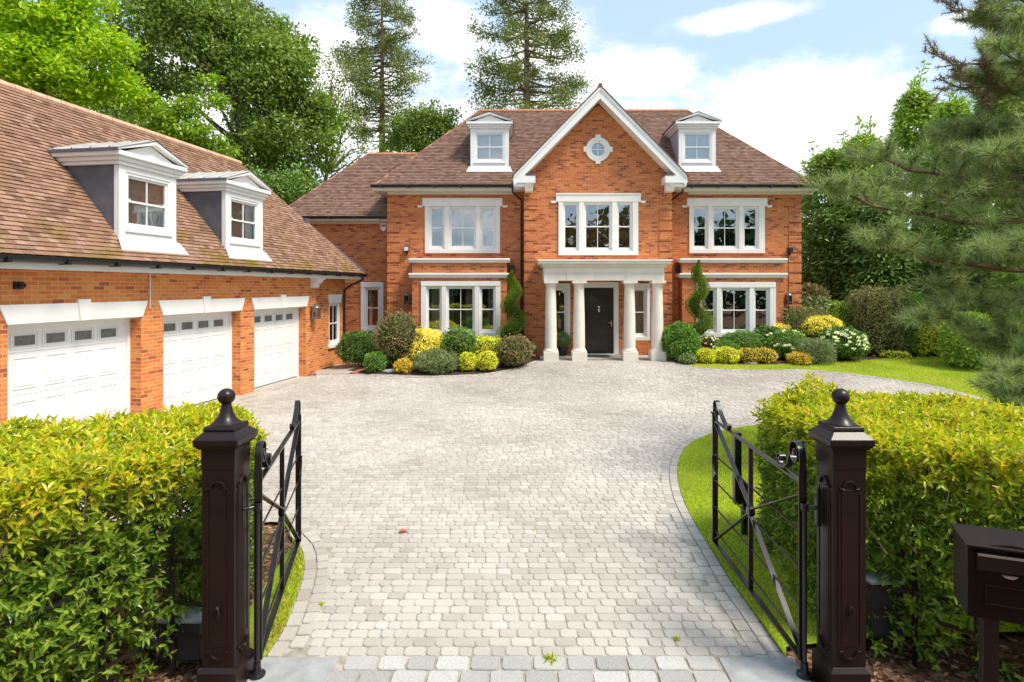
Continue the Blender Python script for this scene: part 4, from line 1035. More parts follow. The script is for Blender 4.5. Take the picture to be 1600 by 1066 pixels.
def gate(hx, hy, ex_, ey_, sd, label, catch):
    L = math.hypot(ex_-hx, ey_-hy); rz = math.atan2(ey_-hy, ex_-hx)
    t = thing('iron_gate', label, 'gate', (hx, hy, 0), 'pair of entrance gates', rz)
    def Q(mb, n, p=t, **k): return make(n, mb, M['iron'], p, fr=(0,0,0), **k)
    zb, zt = .10, 1.36
    f = MB()
    f.box(-.006, .006, -.028, .028, zb, 1.45)                       # hinge stile (flat bar)
    f.box(L-.012, L+.012, -.028, .028, zb, 1.42)
    f.box(0, L, -.022, .022, zb-.008, zb+.010); f.box(0, L, -.02, .02, zt-.008, zt+.008)
    f.box(L/2-.012, L/2+.012, -.019, .019, zb+.01, zt-.008)
    f.prism([(0, -.007, 1.42), (0, -.007, 1.22), (.03, -.007, 1.27), (.05, -.007, 1.33), (.11, -.007, 1.355), (.05, -.007, 1.37), (.02, -.007, 1.39)], (0, .014, 0))
    f.prism([(L, -.007, 1.44), (L, -.007, 1.28), (L-.05, -.007, 1.35)], (0, .014, 0))
    Q(f, 'gate_frame', bevel=.002)
    for a, b in (((.02, 1.27), (L/2, .80)), ((L/2, .78), (L-.02, zb+.03)), ((L-.03, 1.34), (L/2, .82)), ((L/2, .77), (.02, zb+.05))):
        m = MB(); ribbon(m, [a, b], .042, .010); Q(m, 'brace')
    m = MB(); m.lathe((L/2, 0, .79), [(.001, -.03), (.04, -.026), (.045, 0), (.04, .026), (.001, .03)], 14, 'y'); Q(m, 'centre_boss', smooth=True)
    for z in (1.0, .73, .46, .22):
        m = MB(); m.tube([(.0, 0, z), (L, 0, z)], .008, 8)
        for x in (L/2, L-.012): m.lathe((x, 0, z), [(.012, -.018), (.012, .018)], 8, 'y')
        Q(m, 'rod', smooth=True)
    m = MB(); arc = [(0, 1.43), (0, 1.52)]+[(.085-.085*math.cos(rad(a)), 1.545+.085*math.sin(rad(a))) for a in range(0, 120, 12)]
    last = 180-108-0
    arc += spiral(.085, 1.545, .085, .022, 60, -330, 34)
    ribbon(m, arc, .048, .008)
    m2 = [(.165, 1.56), (.172, 1.50), (.20, 1.435), (.25, 1.395), (.31, 1.38)]+spiral(.335, 1.435, .055, .016, -90, 230, 26)
    ribbon(m, m2, .044, .008)
    m.lathe((.085, 0, 1.545), [(.018, -.028), (.022, 0), (.018, .028)], 10, 'y'); m.lathe((.335, 0, 1.435), [(.014, -.026), (.018, 0), (.014, .026)], 10, 'y')
    Q(m, 'hinge_scroll', smooth=True)
    m = MB(); arc = [(L, 1.40), (L, 1.50)]+[(L-.06+.06*math.cos(rad(a)), 1.52+.06*math.sin(rad(a))) for a in range(0, 140, 14)]
    ribbon(m, arc+[(L-.11, 1.54), (L-.16, 1.49), (L-.25, 1.43), (L-.34, 1.38), (L-.40, 1.372)]+spiral(L-.40, 1.405, .033, .012, 270, 60, 14), .044, .008)
    ribbon(m, spiral(L-.055, 1.46, .05, .012, 0, 420, 30), .034, .007)
    m.lathe((L-.055, 0, 1.46), [(.012, -.024), (.016, 0), (.012, .024)], 10, 'y')
    Q(m, 'latch_scroll', smooth=True)
    m = MB(); ribbon(m, [(L-.02, 1.0), (L-.03, .92), (L-.05, .86), (L-.075, .83)], .02, .010, -sd*.03); m.lathe((L-.08, -sd*.03, .82), [(.02, -.012), (.022, .012)], 10, 'y'); Q(m, 'latch_lever', smooth=True)
    if catch:
        m = MB(); ribbon(m, [(L, 1.39), (L+.03, 1.40)]+spiral(L+.045, 1.42, .026, .02, 230, 20, 12), .012, .010, .02); Q(m, 'catch_hook', smooth=True)
    m = MB(); m.tube([(-.03, 0, .05), (-.03, 0, 1.20)], .016, 12); m.lathe((-.03, 0, 1.175), [(.026, 0), (.026, .05)], 12); m.lathe((-.03, 0, .05), [(.024, 0), (.024, .05)], 12)
    m.lathe((-.03, 0, .0), [(.055, 0), (.055, .02), (.03, .03), (.026, .06)], 14)
    Q(m, 'pivot_tube', smooth=True)
    m = MB(); m.box(-.035, 0, -.022, .022, 1.19, 1.225); m.tube([(-.03, 0, 1.20), (-.05, sd*.05, 1.20), (-.06, sd*.09, 1.20)], .014, 8); m.box(-.085, -.035, sd*.085-.006, sd*.085+.02, 1.08, 1.34)
    Q(m, 'hinge_bracket', bevel=.003)
    return t
gate(-1.875, 4.10, -2.325, 6.0, 1, 'black wrought iron gate leaf standing open on the left', False)
gate(2.00, 4.10, 2.015, 6.0, -1, 'black wrought iron gate leaf standing open on the right', True)
# gate stop post on the lawn
a = G(1166, 836)
t = thing('gate_stop_post', 'short black post standing on the lawn behind the right gate', 'post', a)
m = MB(); x = a[0]; m.box(x-.14, x-.065, a[1]-.04, a[1]+.04, .35, 1.14); make('upper_post', m, M['iron'], t, bevel=.004)
m = MB(); m.prism([(x-.05, a[1]-.035, a[2]-.03), (x+.035, a[1]-.035, a[2]-.03), (x+.035, a[1]-.035, .52), (x-.05, a[1]-.035, .64)], (0, .07, 0)); m.box(x-.10, x-.02, a[1]-.03, a[1]+.03, .36, .50); make('lower_post', m, M['iron'], t, bevel=.004)

# estate railings and gate motor boxes
def railing(pts, label, zs=(.27, .50, .80)):
    a = pts[0]; t = thing('iron_railing', label, 'railing', (a[0], a[1], 0), 'low iron railings in the hedges')
    for z in zs:
        m = MB()
        for p, q in zip(pts[:-1], pts[1:]): m.bar((p[0], p[1], z), (q[0], q[1], z), .012, .028)
        make('rail', m, M['iron'], t)
    for p in pts[1:]:
        m = MB(); m.box(p[0]-.02, p[0]+.02, p[1]-.006, p[1]+.006, -.05, .95); make('upright', m, M['iron'], t)
railing([(-2.15, 4.06), (-2.50, 4.12), (-2.73, 3.75), (-3.12, 3.15), (-3.8, 2.4), (-4.6, 1.6)], 'low black iron railing running through the left hedge')
railing([(2.32, 4.06), (2.55, 4.35), (2.9, 4.25), (3.25, 3.95), (4.1, 3.25), (5.2, 2.3)], 'low black iron railing running through the right hedge', (.12, .33, .50))
def motor(px, Y, w, zb, zt, label):
    x = (px-PX)/F*Y; t = thing('gate_motor_box', label, 'gate motor', (x, Y, 0), 'gate motor boxes')
    m = MB(); m.box(x-w/2, x+w/2, Y-.1, Y+.12, zb, zt); make('housing', m, M['motor'], t, bevel=.006)
    m = MB(); m.box(x-w/2-.01, x+w/2+.01, Y-.11, Y+.13, zt, zt+.03); make('lid', m, M['slab'], t, bevel=.006)
    for s in (-1, 1):
        m = MB(); m.bar((x+s*w*.3, Y, zb+.01), (x+s*w*.42, Y, -.03), .03, .03, (0, 1, 0)); make('leg', m, M['iron'], t)
motor(292, 4.25, .30, .06, .33, 'grey gate motor box with pale lid beside the left gate post')
motor(1374, 4.42, .24, .12, .52, 'black gate motor box beside the right gate post')

# mailbox
MX, MY = (1512-PX)/F*2.85, 2.85
t = thing('mailbox', 'dark brown metal post box on a square post in front of the right hedge', 'mailbox', (MX, MY, 0), rotz=rad(-21))
def Q(mb, n, m=M['post'], p=None, **k): return make(n, mb, m, p or t, fr=(0,0,0), **k)
z0 = 1.125; zt = 1.48; w = .36; dp = .20
m = MB(); m.prism([(0, 0, z0), (w, 0, z0), (w, 0, zt), (w*.5, 0, zt+.028), (w*.35, 0, zt+.028), (0, 0, zt)] if False else [(0, 0, z0), (w, 0, z0), (w, 0, zt-.0), (w/2, 0, zt+.02), (0, 0, zt)], (0, .002, 0))
m.prism([(0, 0, z0), (0, 0, zt), (0, dp, zt+.012), (0, dp, z0+.01), (0, dp*.75, z0+.0)], (w, 0, 0)); bx = Q(m, 'box_body', bevel=.004)
m = MB(); m.prism([(-.012, -.022, zt-.004), (-.012, dp+.01, zt+.014), (-.012, dp+.01, zt+.024), (-.012, -.022, zt+.006)], (w+.024, 0, 0)); Q(m, 'lid', bevel=.002)
m = MB(); m.box(.035, w-.035, -.012, 0, zt-.115, zt-.035); m.box(.03, w-.03, -.022, 0, zt-.042, zt-.03); fl = Q(m, 'letter_flap', bevel=.002)
m = MB(); m.box(.035, w-.035, -.024, -.021, zt-.042, zt-.031); Q(m, 'flap_edge', M['chrome_dull'], fl)
m = MB(); m.prism([(w/2-.045, -.012, zt-.128), (w/2-.03, -.012, zt-.138), (w/2-.005, -.012, zt-.142), (w/2+.01, -.012, zt-.135), (w/2+.018, -.012, zt-.126)][::-1], (0, .012, 0)); Q(m, 'thumb_turn', M['chrome_dull'], smooth=True)
m = MB()
for a, b, c, d in ((.07, w-.07, .165, .169), (.07, w-.07, .075, .079), (.07, .074, .079, .165), (w-.074, w-.07, .079, .165)): m.box(a, b, -.006, 0, z0+c, z0+d)
Q(m, 'name_plate_frame')
m = MB(); m.box(.075, .14, .04, .10, -.05, z0+.02); Q(m, 'post', bevel=.003)

# ================================================================== THINGS FIXED TO THE BUILDINGS
lantern('pewter wall lantern left of the curtained bay window', (wx(637, WY), WY, wzp(467, WY)))
lantern('pewter wall lantern right of the dark bay window, seen edge on', (wx(1229.5, WY), WY, wzp(467, WY)), 0, .16)
gp = (4.02-0)*1.0
u = Vector((.158, .9874, 0)); nrm = Vector((-.9874, .158, 0)); gp = Vector((-7.194, 14, 0))+u*4.02
lantern('pewter wall lantern on the garage pier beside the last white door', (gp.x, gp.y, 1.98), ang)
t = thing('alarm_box', 'white rounded alarm siren box under the side wing eaves', 'alarm', (wx(600, LY), LY, wzp(356, LY)))
m = MB(); a = wx(600, LY); z = wzp(356, LY); m.prism([(a-.12, LY-.09, z+.16), (a-.13, LY-.09, z+.05), (a-.08, LY-.09, z-.10), (a, LY-.09, z-.17), (a+.08, LY-.09, z-.10), (a+.13, LY-.09, z+.05), (a+.12, LY-.09, z+.16), (a, LY-.09, z+.19)][::-1], (0, .088, 0)); make('cover', m, M['white'], t, bevel=.02)
m = MB(); m.prism([(a-.07, LY-.094, z+.03), (a+.07, LY-.094, z+.03), (a+.085, LY-.094, z+.07), (a+.07, LY-.094, z+.11), (a-.07, LY-.094, z+.11), (a-.085, LY-.094, z+.07)], (0, .003, 0)); make('emblem', m, M['emblem'], t)
def flood(px, py, Y, label, col):
    a = wx(px, Y); z = wzp(py, Y); t = thing('floodlight', label, 'floodlight', (a, Y, z))
    m = MB(); m.box(a-.10, a+.10, Y-.16, Y-.05, z-.05, z+.13); make('housing', m, M['black'], t, bevel=.008)
    m = MB(); m.box(a-.08, a+.08, Y-.166, Y-.161, z-.03, z+.11); make('lamp_glass', m, col, t)
    m = MB(); m.box(a-.05, a+.05, Y-.05, Y, z-.07, z+.02); m.lathe((a+.0, Y-.08, z-.16), [(.02, 0), (.045, .02), (.045, .07), (.03, .09)], 12); make('motion_sensor', m, M['black'], t, smooth=True)
flood(636, 391, WY, 'small floodlight with pale glass on the left wing wall', M['lamp_glass'])
flood(1232, 393, WY, 'small black floodlight on the right wing wall', M['black'])
cp_ = Vector((-7.194, 14, 0))+u*(-4.95)
t = thing('security_camera', 'small black security camera high on the garage wall', 'camera', (cp_.x, cp_.y, 2.78), rotz=ang)
m = MB(); m.box(-.07, .07, -.05, 0, -.06, .06); make('base', m, M['black'], t, fr=(0,0,0), bevel=.008)
m = MB(); m.lathe((0, -.13, 0), [(.035, 0), (.045, .02), (.045, .08)], 14, 'y'); make('lens', m, M['black'], t, fr=(0,0,0), smooth=True)
# door mats
a = wx(934, GY-.4); m = MB(); m.box(a-.42, a+.42, 20.18, 20.5, .317, .335); tag(make('door_mat', m, M['mat_dark'], bevel=.004), 'dark door mat in front of the black front door', 'door mat')
a = G(503, 576); m = MB(); m.prism([(a[0]-.16, a[1]-.35, a[2]+.012), (a[0]+.20, a[1]-.28, a[2]+.012), (a[0]+.31, a[1]+.42, a[2]+.012), (a[0]-.05, a[1]+.42, a[2]+.012)], (0, 0, .018)); tag(make('door_mat', m, M['mat_dark']), 'dark door mat beside the end pier of the garage', 'door mat')
# ================================================================== VEGETATION
def LM(name, cols, **k): M[name] = leafmat(name, cols, **k)
LM('hedge_leaf', [(.045,.09,.012), (.09,.16,.018), (.15,.22,.025), (.26,.32,.05)], rough=.32, trans=.38, spec=.5, young=[(.42,.54,.015), (.62,.66,.02), (.80,.72,.03), (.85,.50,.05)], clump=2.5)  # second ramp mixes fresh leaf yellow with painted sun on the hedge top
LM('privet', [(.03,.07,.012), (.055,.12,.018), (.10,.19,.03)], trans=.22, clump=3)
LM('photinia', [(.06,.075,.025), (.11,.14,.04), (.20,.17,.08), (.24,.10,.06), (.12,.15,.05)], trans=.2, clump=3)
LM('golden', [(.50,.42,.04), (.68,.56,.08), (.78,.70,.18), (.32,.36,.05)], trans=.25, clump=3)
LM('lime_gold', [(.30,.34,.02), (.48,.48,.03), (.62,.58,.07), (.22,.28,.03)], trans=.25, clump=3)
LM('orange_gold', [(.42,.26,.03), (.55,.42,.05), (.40,.38,.05), (.5,.22,.04)], trans=.25, clump=3)
LM('grey_green', [(.09,.12,.05), (.14,.18,.075), (.20,.23,.10)], trans=.2, clump=4)
LM('mid_green', [(.06,.13,.02), (.10,.20,.03), (.16,.27,.045)], trans=.25, clump=3)
LM('bronze', [(.09,.085,.035), (.14,.13,.05), (.19,.18,.07), (.13,.16,.05)], trans=.2, clump=3)
LM('topiary', [(.09,.14,.012), (.13,.19,.018), (.17,.23,.025)], trans=.2, clump=6)
LM('flower_white', [(.62,.66,.42), (.78,.78,.62), (.70,.74,.48)], trans=.25, clump=8)
LM('oak', [(.06,.10,.024), (.10,.155,.033), (.155,.22,.045), (.22,.29,.065)], trans=.3, clump=.35, rough=.5)
LM('bright_tree', [(.12,.22,.010), (.19,.31,.012), (.28,.40,.02), (.38,.46,.03)], trans=.4, clump=.5, rough=.5)
LM('bush_tree', [(.10,.17,.015), (.16,.25,.02), (.23,.32,.03)], trans=.35, clump=.5)
LM('redwood', [(.08,.11,.04), (.12,.155,.05), (.17,.20,.075), (.16,.14,.07)], trans=.2, clump=.4)
LM('bush_green', [(.08,.13,.03), (.12,.18,.04), (.17,.22,.06)], trans=.3, clump=.5)
LM('birch', [(.10,.13,.04), (.16,.19,.06), (.18,.14,.07)], trans=.3, clump=.4)
LM('cypress', [(.13,.19,.045), (.19,.26,.055), (.26,.34,.08)], trans=.2, clump=.6)
LM('cypress_bright', [(.12,.20,.03), (.20,.29,.045), (.30,.39,.07)], trans=.25, clump=.6)
LM('cypress_dark', [(.07,.13,.03), (.11,.18,.04), (.16,.24,.06)], trans=.15, clump=.6)
LM('needle', [(.085,.14,.06), (.13,.19,.085), (.20,.26,.115), (.33,.34,.18)], trans=.32, rough=.5, clump=1.2)
LM('needle_dry', [(.22,.13,.08), (.14,.12,.07), (.10,.11,.06)], trans=.1, clump=2)
LM('wood_green', [(.02,.045,.012), (.04,.08,.02)], trans=.2, clump=.3)

def core_mesh(mb, c, r, k=.8, n=14, m=9):
    c = Vector(c); b = len(mb.v)
    for i in range(m+1):
        th = math.pi*i/m
        for j in range(n):
            ph = 2*math.pi*j/n; d = Vector((math.sin(th)*math.cos(ph), math.sin(th)*math.sin(ph), math.cos(th))); s = k*(1+.12*mnoise.noise(d*2+c))
            mb.v.append((c.x+d.x*r[0]*s, c.y+d.y*r[1]*s, c.z+d.z*r[2]*s))
    for i in range(m):
        for j in range(n): mb.f.append((b+i*n+j, b+i*n+(j+1) % n, b+(i+1)*n+(j+1) % n, b+(i+1)*n+j))
def shell_leaves(c, r, n, L, flat=False, bumpy=.20, box=0.0, bottom=-.75):
    """sprigs over a rounded shrub; box>0 squares it off"""
    d = rdir(n*2); d = d[d[:, 2] > bottom][:n]
    if box: 
        p = 2+box*6; d = d/((np.abs(d)**p).sum(1, keepdims=True)**(1/p))
    bn = np.array([mnoise.noise(Vector(tuple(q*2.3))+Vector((c[0], c[1], 0))) for q in d])
    bn2 = np.array([mnoise.noise(Vector(tuple(q*6.0))+Vector((c[1], c[0], 3))) for q in d]); s = (1+bumpy*bn+.13*bn2)*(1-rng.random(len(d))**2*.22); s = np.where(rng.random(len(d)) < .03, s*rng.uniform(1.0, 1.18, len(d)), s)
    P = np.array(c)+d*np.array(r)*s[:, None]
    nrm = unit(d/np.array(r)); A = unit(nrm*.7+rdir(len(d))*.8+[0, 0, .25]); N = unit(nrm+rdir(len(d))*.6+[0, 0, .3])
    return P, A, N
def shrub(px, py, wpx, hpx, mat, label, name='shrub', cat='shrub', n=1500, leaf=.055, lobes=None, box=0.0, depth=1.0, stem=True, group=None, flowers=None, near=False, asp=.5, Yf=None):
    b = G(px, py)
    if Yf: b = (wx(px, Yf), Yf, H-(py-PY)/F*Yf)
    k = F/b[1]; rx = wpx/2/k; rz = hpx/2/k; ry = rx*depth
    ry = max(.15, min(ry, 1.3)); base = (b[0], b[1]+ry*.6, b[2])
    t = thing(name, label, cat, base, group)
    Ls = lobes or [(0, 0, 1, 1)]
    P, A, N = [], [], []; cm = MB()
    for lx, lz, sx, sz in Ls:
        c = (base[0]+lx*rx, base[1], base[2]+rz*(1.02+lz)); r = (rx*sx, ry*sx, rz*sz)
        p, a, q = shell_leaves(c, r, int(n*1.9*sx*sz/len(Ls)*1.3), leaf, box=box); P.append(p); A.append(a); N.append(q)
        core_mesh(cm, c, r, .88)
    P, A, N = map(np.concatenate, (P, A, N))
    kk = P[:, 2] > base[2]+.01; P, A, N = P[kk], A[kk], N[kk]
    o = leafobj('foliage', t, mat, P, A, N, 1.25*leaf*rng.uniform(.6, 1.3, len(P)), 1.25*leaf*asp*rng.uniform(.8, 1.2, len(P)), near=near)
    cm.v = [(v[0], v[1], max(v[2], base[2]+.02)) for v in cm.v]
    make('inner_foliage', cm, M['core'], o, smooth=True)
    s = MB()
    for i in range(4): s.tube([(base[0]+random.uniform(-.3, .3)*rx, base[1]+random.uniform(-.3, .3)*ry, base[2]-.03), (base[0]+random.uniform(-.5, .5)*rx, base[1], base[2]+rz)], [.02, .012], 6)
    make('stem', s, M['bark'], t)
    if flowers:
        cnt, fs = flowers; d = rdir(cnt*6); d = d[(d[:, 2] > -.2) & (d[:, 1] < .4)][:cnt]
        for q in d:
            c = np.array([base[0], base[1], base[2]+rz])+q*np.array([rx, ry, rz])*1.02; m = 26
            e = rdir(m)*min(fs, .055); e[:, 2] *= .6; leafobj('flower_head', t, M['flower_white'], c+e, rdir(m), unit(e+q*fs), .035, .035)
    return t
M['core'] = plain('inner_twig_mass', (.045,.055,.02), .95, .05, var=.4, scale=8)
# left border
shrub(558, 574, 68, 54, M['privet'], 'dark green rounded shrub nearest the garage', n=2600)
shrub(616, 577, 72, 90, M['photinia'], 'tall rounded red and green variegated shrub under the narrow window', n=3200, lobes=[(0, .1, 1, .85), (0, -.5, .6, .4)])
shrub(584, 583, 32, 30, M['mid_green'], 'small loose pale green shrub beside the path edging', n=700, leaf=.07, asp=.25)
shrub(648, 572, 73, 52, M['golden'], 'broad yellow variegated shrub in front of the curtained bay window', n=3000, leaf=.06, box=.35)
shrub(629, 584, 29, 21, M['orange_gold'], 'small orange yellow dome at the edge of the left bed', n=700, leaf=.045)
shrub(680, 585, 68, 33, M['grey_green'], 'feathery grey green low shrub at the edge of the left bed', n=2600, leaf=.085, asp=.16)
shrub(704, 580, 26, 22, M['mid_green'], 'small green plant with white flowers in the left bed', 'plant', 'plant', n=500, flowers=(7, .045))
shrub(715, 577, 57, 64, M['mid_green'], 'clipped dark green ball under the curtained bay window', n=2800, leaf=.05, lobes=[(0, .25, 1, .72), (0, -.45, .5, .4)])
shrub(790, 553, 66, 22, M['mid_green'], 'low green box hedge against the bay wall', 'hedge', 'hedge', n=1100, box=.6, depth=.3, Yf=20.3)
shrub(758, 572, 50, 42, M['lime_gold'], 'yellow green clipped shrub left of the spiral topiary', n=1700, box=.3)
shrub(730, 582, 28, 29, M['lime_gold'], 'left one of two small yellow green balls', n=1000, leaf=.045)
shrub(761, 582, 30, 31, M['lime_gold'], 'right one of two small yellow green balls', n=1000, leaf=.045)
shrub(804, 577, 60, 50, M['photinia'], 'reddish green mixed shrub at the right end of the left bed', n=2500, lobes=[(0, .1, 1, .9), (-.3, -.4, .6, .6)])
shrub(826, 560, 24, 22, M['grey_green'], 'small dusty green plant against the gable wall', 'plant', 'plant', n=400, Yf=19.8)
# right border
shrub(1068, 566, 55, 58, M['mid_green'], 'large leafy green shrub beside the right portico column', n=2600, leaf=.075)
shrub(1077, 570, 26, 14, M['grey_green'], 'small grey green plant at the lawn edge by the portico', 'plant', 'plant', n=450)
shrub(1106, 569, 32, 22, M['lime_gold'], 'left one of two low yellow mounds', n=1000, leaf=.045)
shrub(1139, 569, 44, 24, M['lime_gold'], 'right and larger one of two low yellow mounds', n=1400, leaf=.045)
shrub(1112, 545, 30, 18, M['bronze'], 'white flowering plant on the sill of the dark bay window', 'plant', 'plant', n=300, flowers=(16, .03), Yf=20.2)
shrub(1167, 558, 62, 38, M['lime_gold2'] if 'lime_gold2' in M else M['mid_green'], 'olive green dome under the dark bay window', n=2400, leaf=.045, Yf=19.7)
shrub(1140, 561, 40, 26, M['mid_green'], 'green plant with a few white flowers below the olive dome', 'plant', 'plant', n=700, flowers=(5, .05), Yf=19.3)
shrub(1190, 570, 62, 24, M['orange_gold'], 'low red and yellow variegated mound at the lawn edge', n=1700, leaf=.045, lobes=[(-.45, 0, .6, .9), (.35, 0, .65, .95)])
shrub(1204, 552, 46, 40, M['privet'], 'dark green plant with white flower heads under the bay corner', 'plant', 'plant', n=1200, flowers=(9, .05), Yf=20.0)
shrub(1225, 536, 32, 28, M['golden'], 'small yellow bush behind the flowers at the bay corner', n=800, Yf=20.6)
shrub(1256, 541, 84, 60, M['bronze'], 'dark bronze rounded shrub beside the house corner', n=3200, box=.3, Yf=20.9)
shrub(1291, 533, 66, 36, M['golden'], 'wide bright yellow dome shrub', n=2600, lobes=[(0, .15, 1, .9)], Yf=20.3)
shrub(1240, 564, 62, 46, M['mid_green'], 'green hydrangea with scattered white heads in the middle of the right bed', 'plant', 'plant', n=1800, flowers=(14, .06))
shrub(1327, 566, 72, 52, M['privet'], 'large hydrangea covered in white heads', 'plant', 'plant', n=2400, flowers=(62, .075))
shrub(1279, 570, 48, 36, M['grey_dark'] if 'grey_dark' in M else M['grey_green'], 'clipped grey green lavender hummock', n=2200, leaf=.08, asp=.12, box=.5)
shrub(1254, 571, 36, 19, M['orange_gold'], 'small orange yellow mound in front of the hydrangeas', n=900, leaf=.045)
shrub(1316, 540, 54, 68, M['cypress_bright'], 'bright green upright conifer shrub behind the hydrangea', n=2200, leaf=.09, asp=.3, Yf=21.6)
shrub(1274, 512, 46, 70, M['photinia'], 'dark red leaved shrub behind the house corner', n=1800, leaf=.09, lobes=[(0, .3, 1, .6)], Yf=22.4)
shrub(1277, 520, 44, 58, M['grey_green'], 'pale leaved rhododendron behind the bronze shrub', n=900, leaf=.13, lobes=[(0, .4, 1, .5), (0, -.4, .9, .5)], Yf=21.9)
shrub(1386, 557, 74, 104, M['bronze'], 'tall clipped bronze hedge shrub at the back of the lawn', n=6000, box=.45, leaf=.065)
shrub(1422, 556.5, 56, 92, M['mid_green2'] if 'mid_green2' in M else M['mid_green'], 'tall clipped green shrub between the bronze and the golden ones', n=4200, box=.4, leaf=.065)
shrub(1464, 558, 64, 80, M['lime_gold'], 'tall golden green clipped shrub beside the pine', n=4600, box=.4, leaf=.06)
shrub(1407, 561, 40, 10, M['lime_gold'], 'tiny golden plant at the foot of the clipped shrubs', 'plant', 'plant', n=250)
shrub(1532, 580, 70, 84, M['cypress_bright'], 'drooping green conifer shrub under the pine', n=3200, leaf=.14, asp=.3)

# potted plant
a = G(879, 556.5); t = thing('potted_plant', 'bushy green plant in a dark round pot between the left columns', 'potted plant', (a[0], a[1], .315))
m = MB(); m.lathe((a[0], a[1], .315), [(.10, 0), (.15, .06), (.17, .18), (.15, .30), (.135, .33), (.15, .35), (.13, .35), (.12, .31)], 20); make('pot', m, M['black'], t, smooth=True)
P, A, N = shell_leaves((a[0], a[1], .315+.56), (.24, .22, .25), 700, .07); leafobj('foliage', t, M['mid_green'], P, A, N, .08, .035)
# spiral topiaries
def spiral_topiary(px, ytop, ybase, label, sx, ph=0.0, turns=2.3):
    Y = 20.15; b = (wx(px, Y), Y, .3); zt = wzp(ytop, Y); z0 = wzp(ybase, Y); t = thing('spiral_topiary', label, 'topiary', b, 'spiral topiaries either side of the portico')
    n = 14000; s = rng.random(n)**.85; ang_ = ph+2*math.pi*turns*s; ro = (.20*(1-s)**.7+.03)*sx; rt = (.30*(1-s)**.6+.08)*sx*np.clip((1-s)*9, .15, 1)
    cen = np.stack([b[0]+ro*np.cos(ang_), Y+ro*np.sin(ang_), z0+(zt-z0)*s], 1)
    d = rdir(n); P = cen+d*np.stack([rt, rt, rt*.62], 1)*(1-rng.random(n)**3*.15)[:, None]; A = unit(d+rdir(n)*.6+[0, 0, .3])
    leafobj('foliage', t, M['topiary'], P, A, unit(d+rdir(n)*.4), .036, .018)
    m = MB(); m.tube([(b[0], Y, .25), (b[0], Y, zt-.2)], [.035, .012], 8); make('trunk', m, M['bark'], t)
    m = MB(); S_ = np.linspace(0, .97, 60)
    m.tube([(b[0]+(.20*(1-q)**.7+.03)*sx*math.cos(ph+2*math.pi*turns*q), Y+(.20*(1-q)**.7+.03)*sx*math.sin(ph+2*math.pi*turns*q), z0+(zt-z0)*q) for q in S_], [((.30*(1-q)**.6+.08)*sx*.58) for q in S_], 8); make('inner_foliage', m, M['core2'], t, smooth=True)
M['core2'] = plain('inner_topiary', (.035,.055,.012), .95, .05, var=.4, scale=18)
spiral_topiary(801, 423, 527, 'spiral clipped topiary beside the curtained bay window', 1.0, 2.4)
spiral_topiary(1092, 407, 528, 'spiral clipped topiary in front of the dark bay window', 1.0, 2.8)

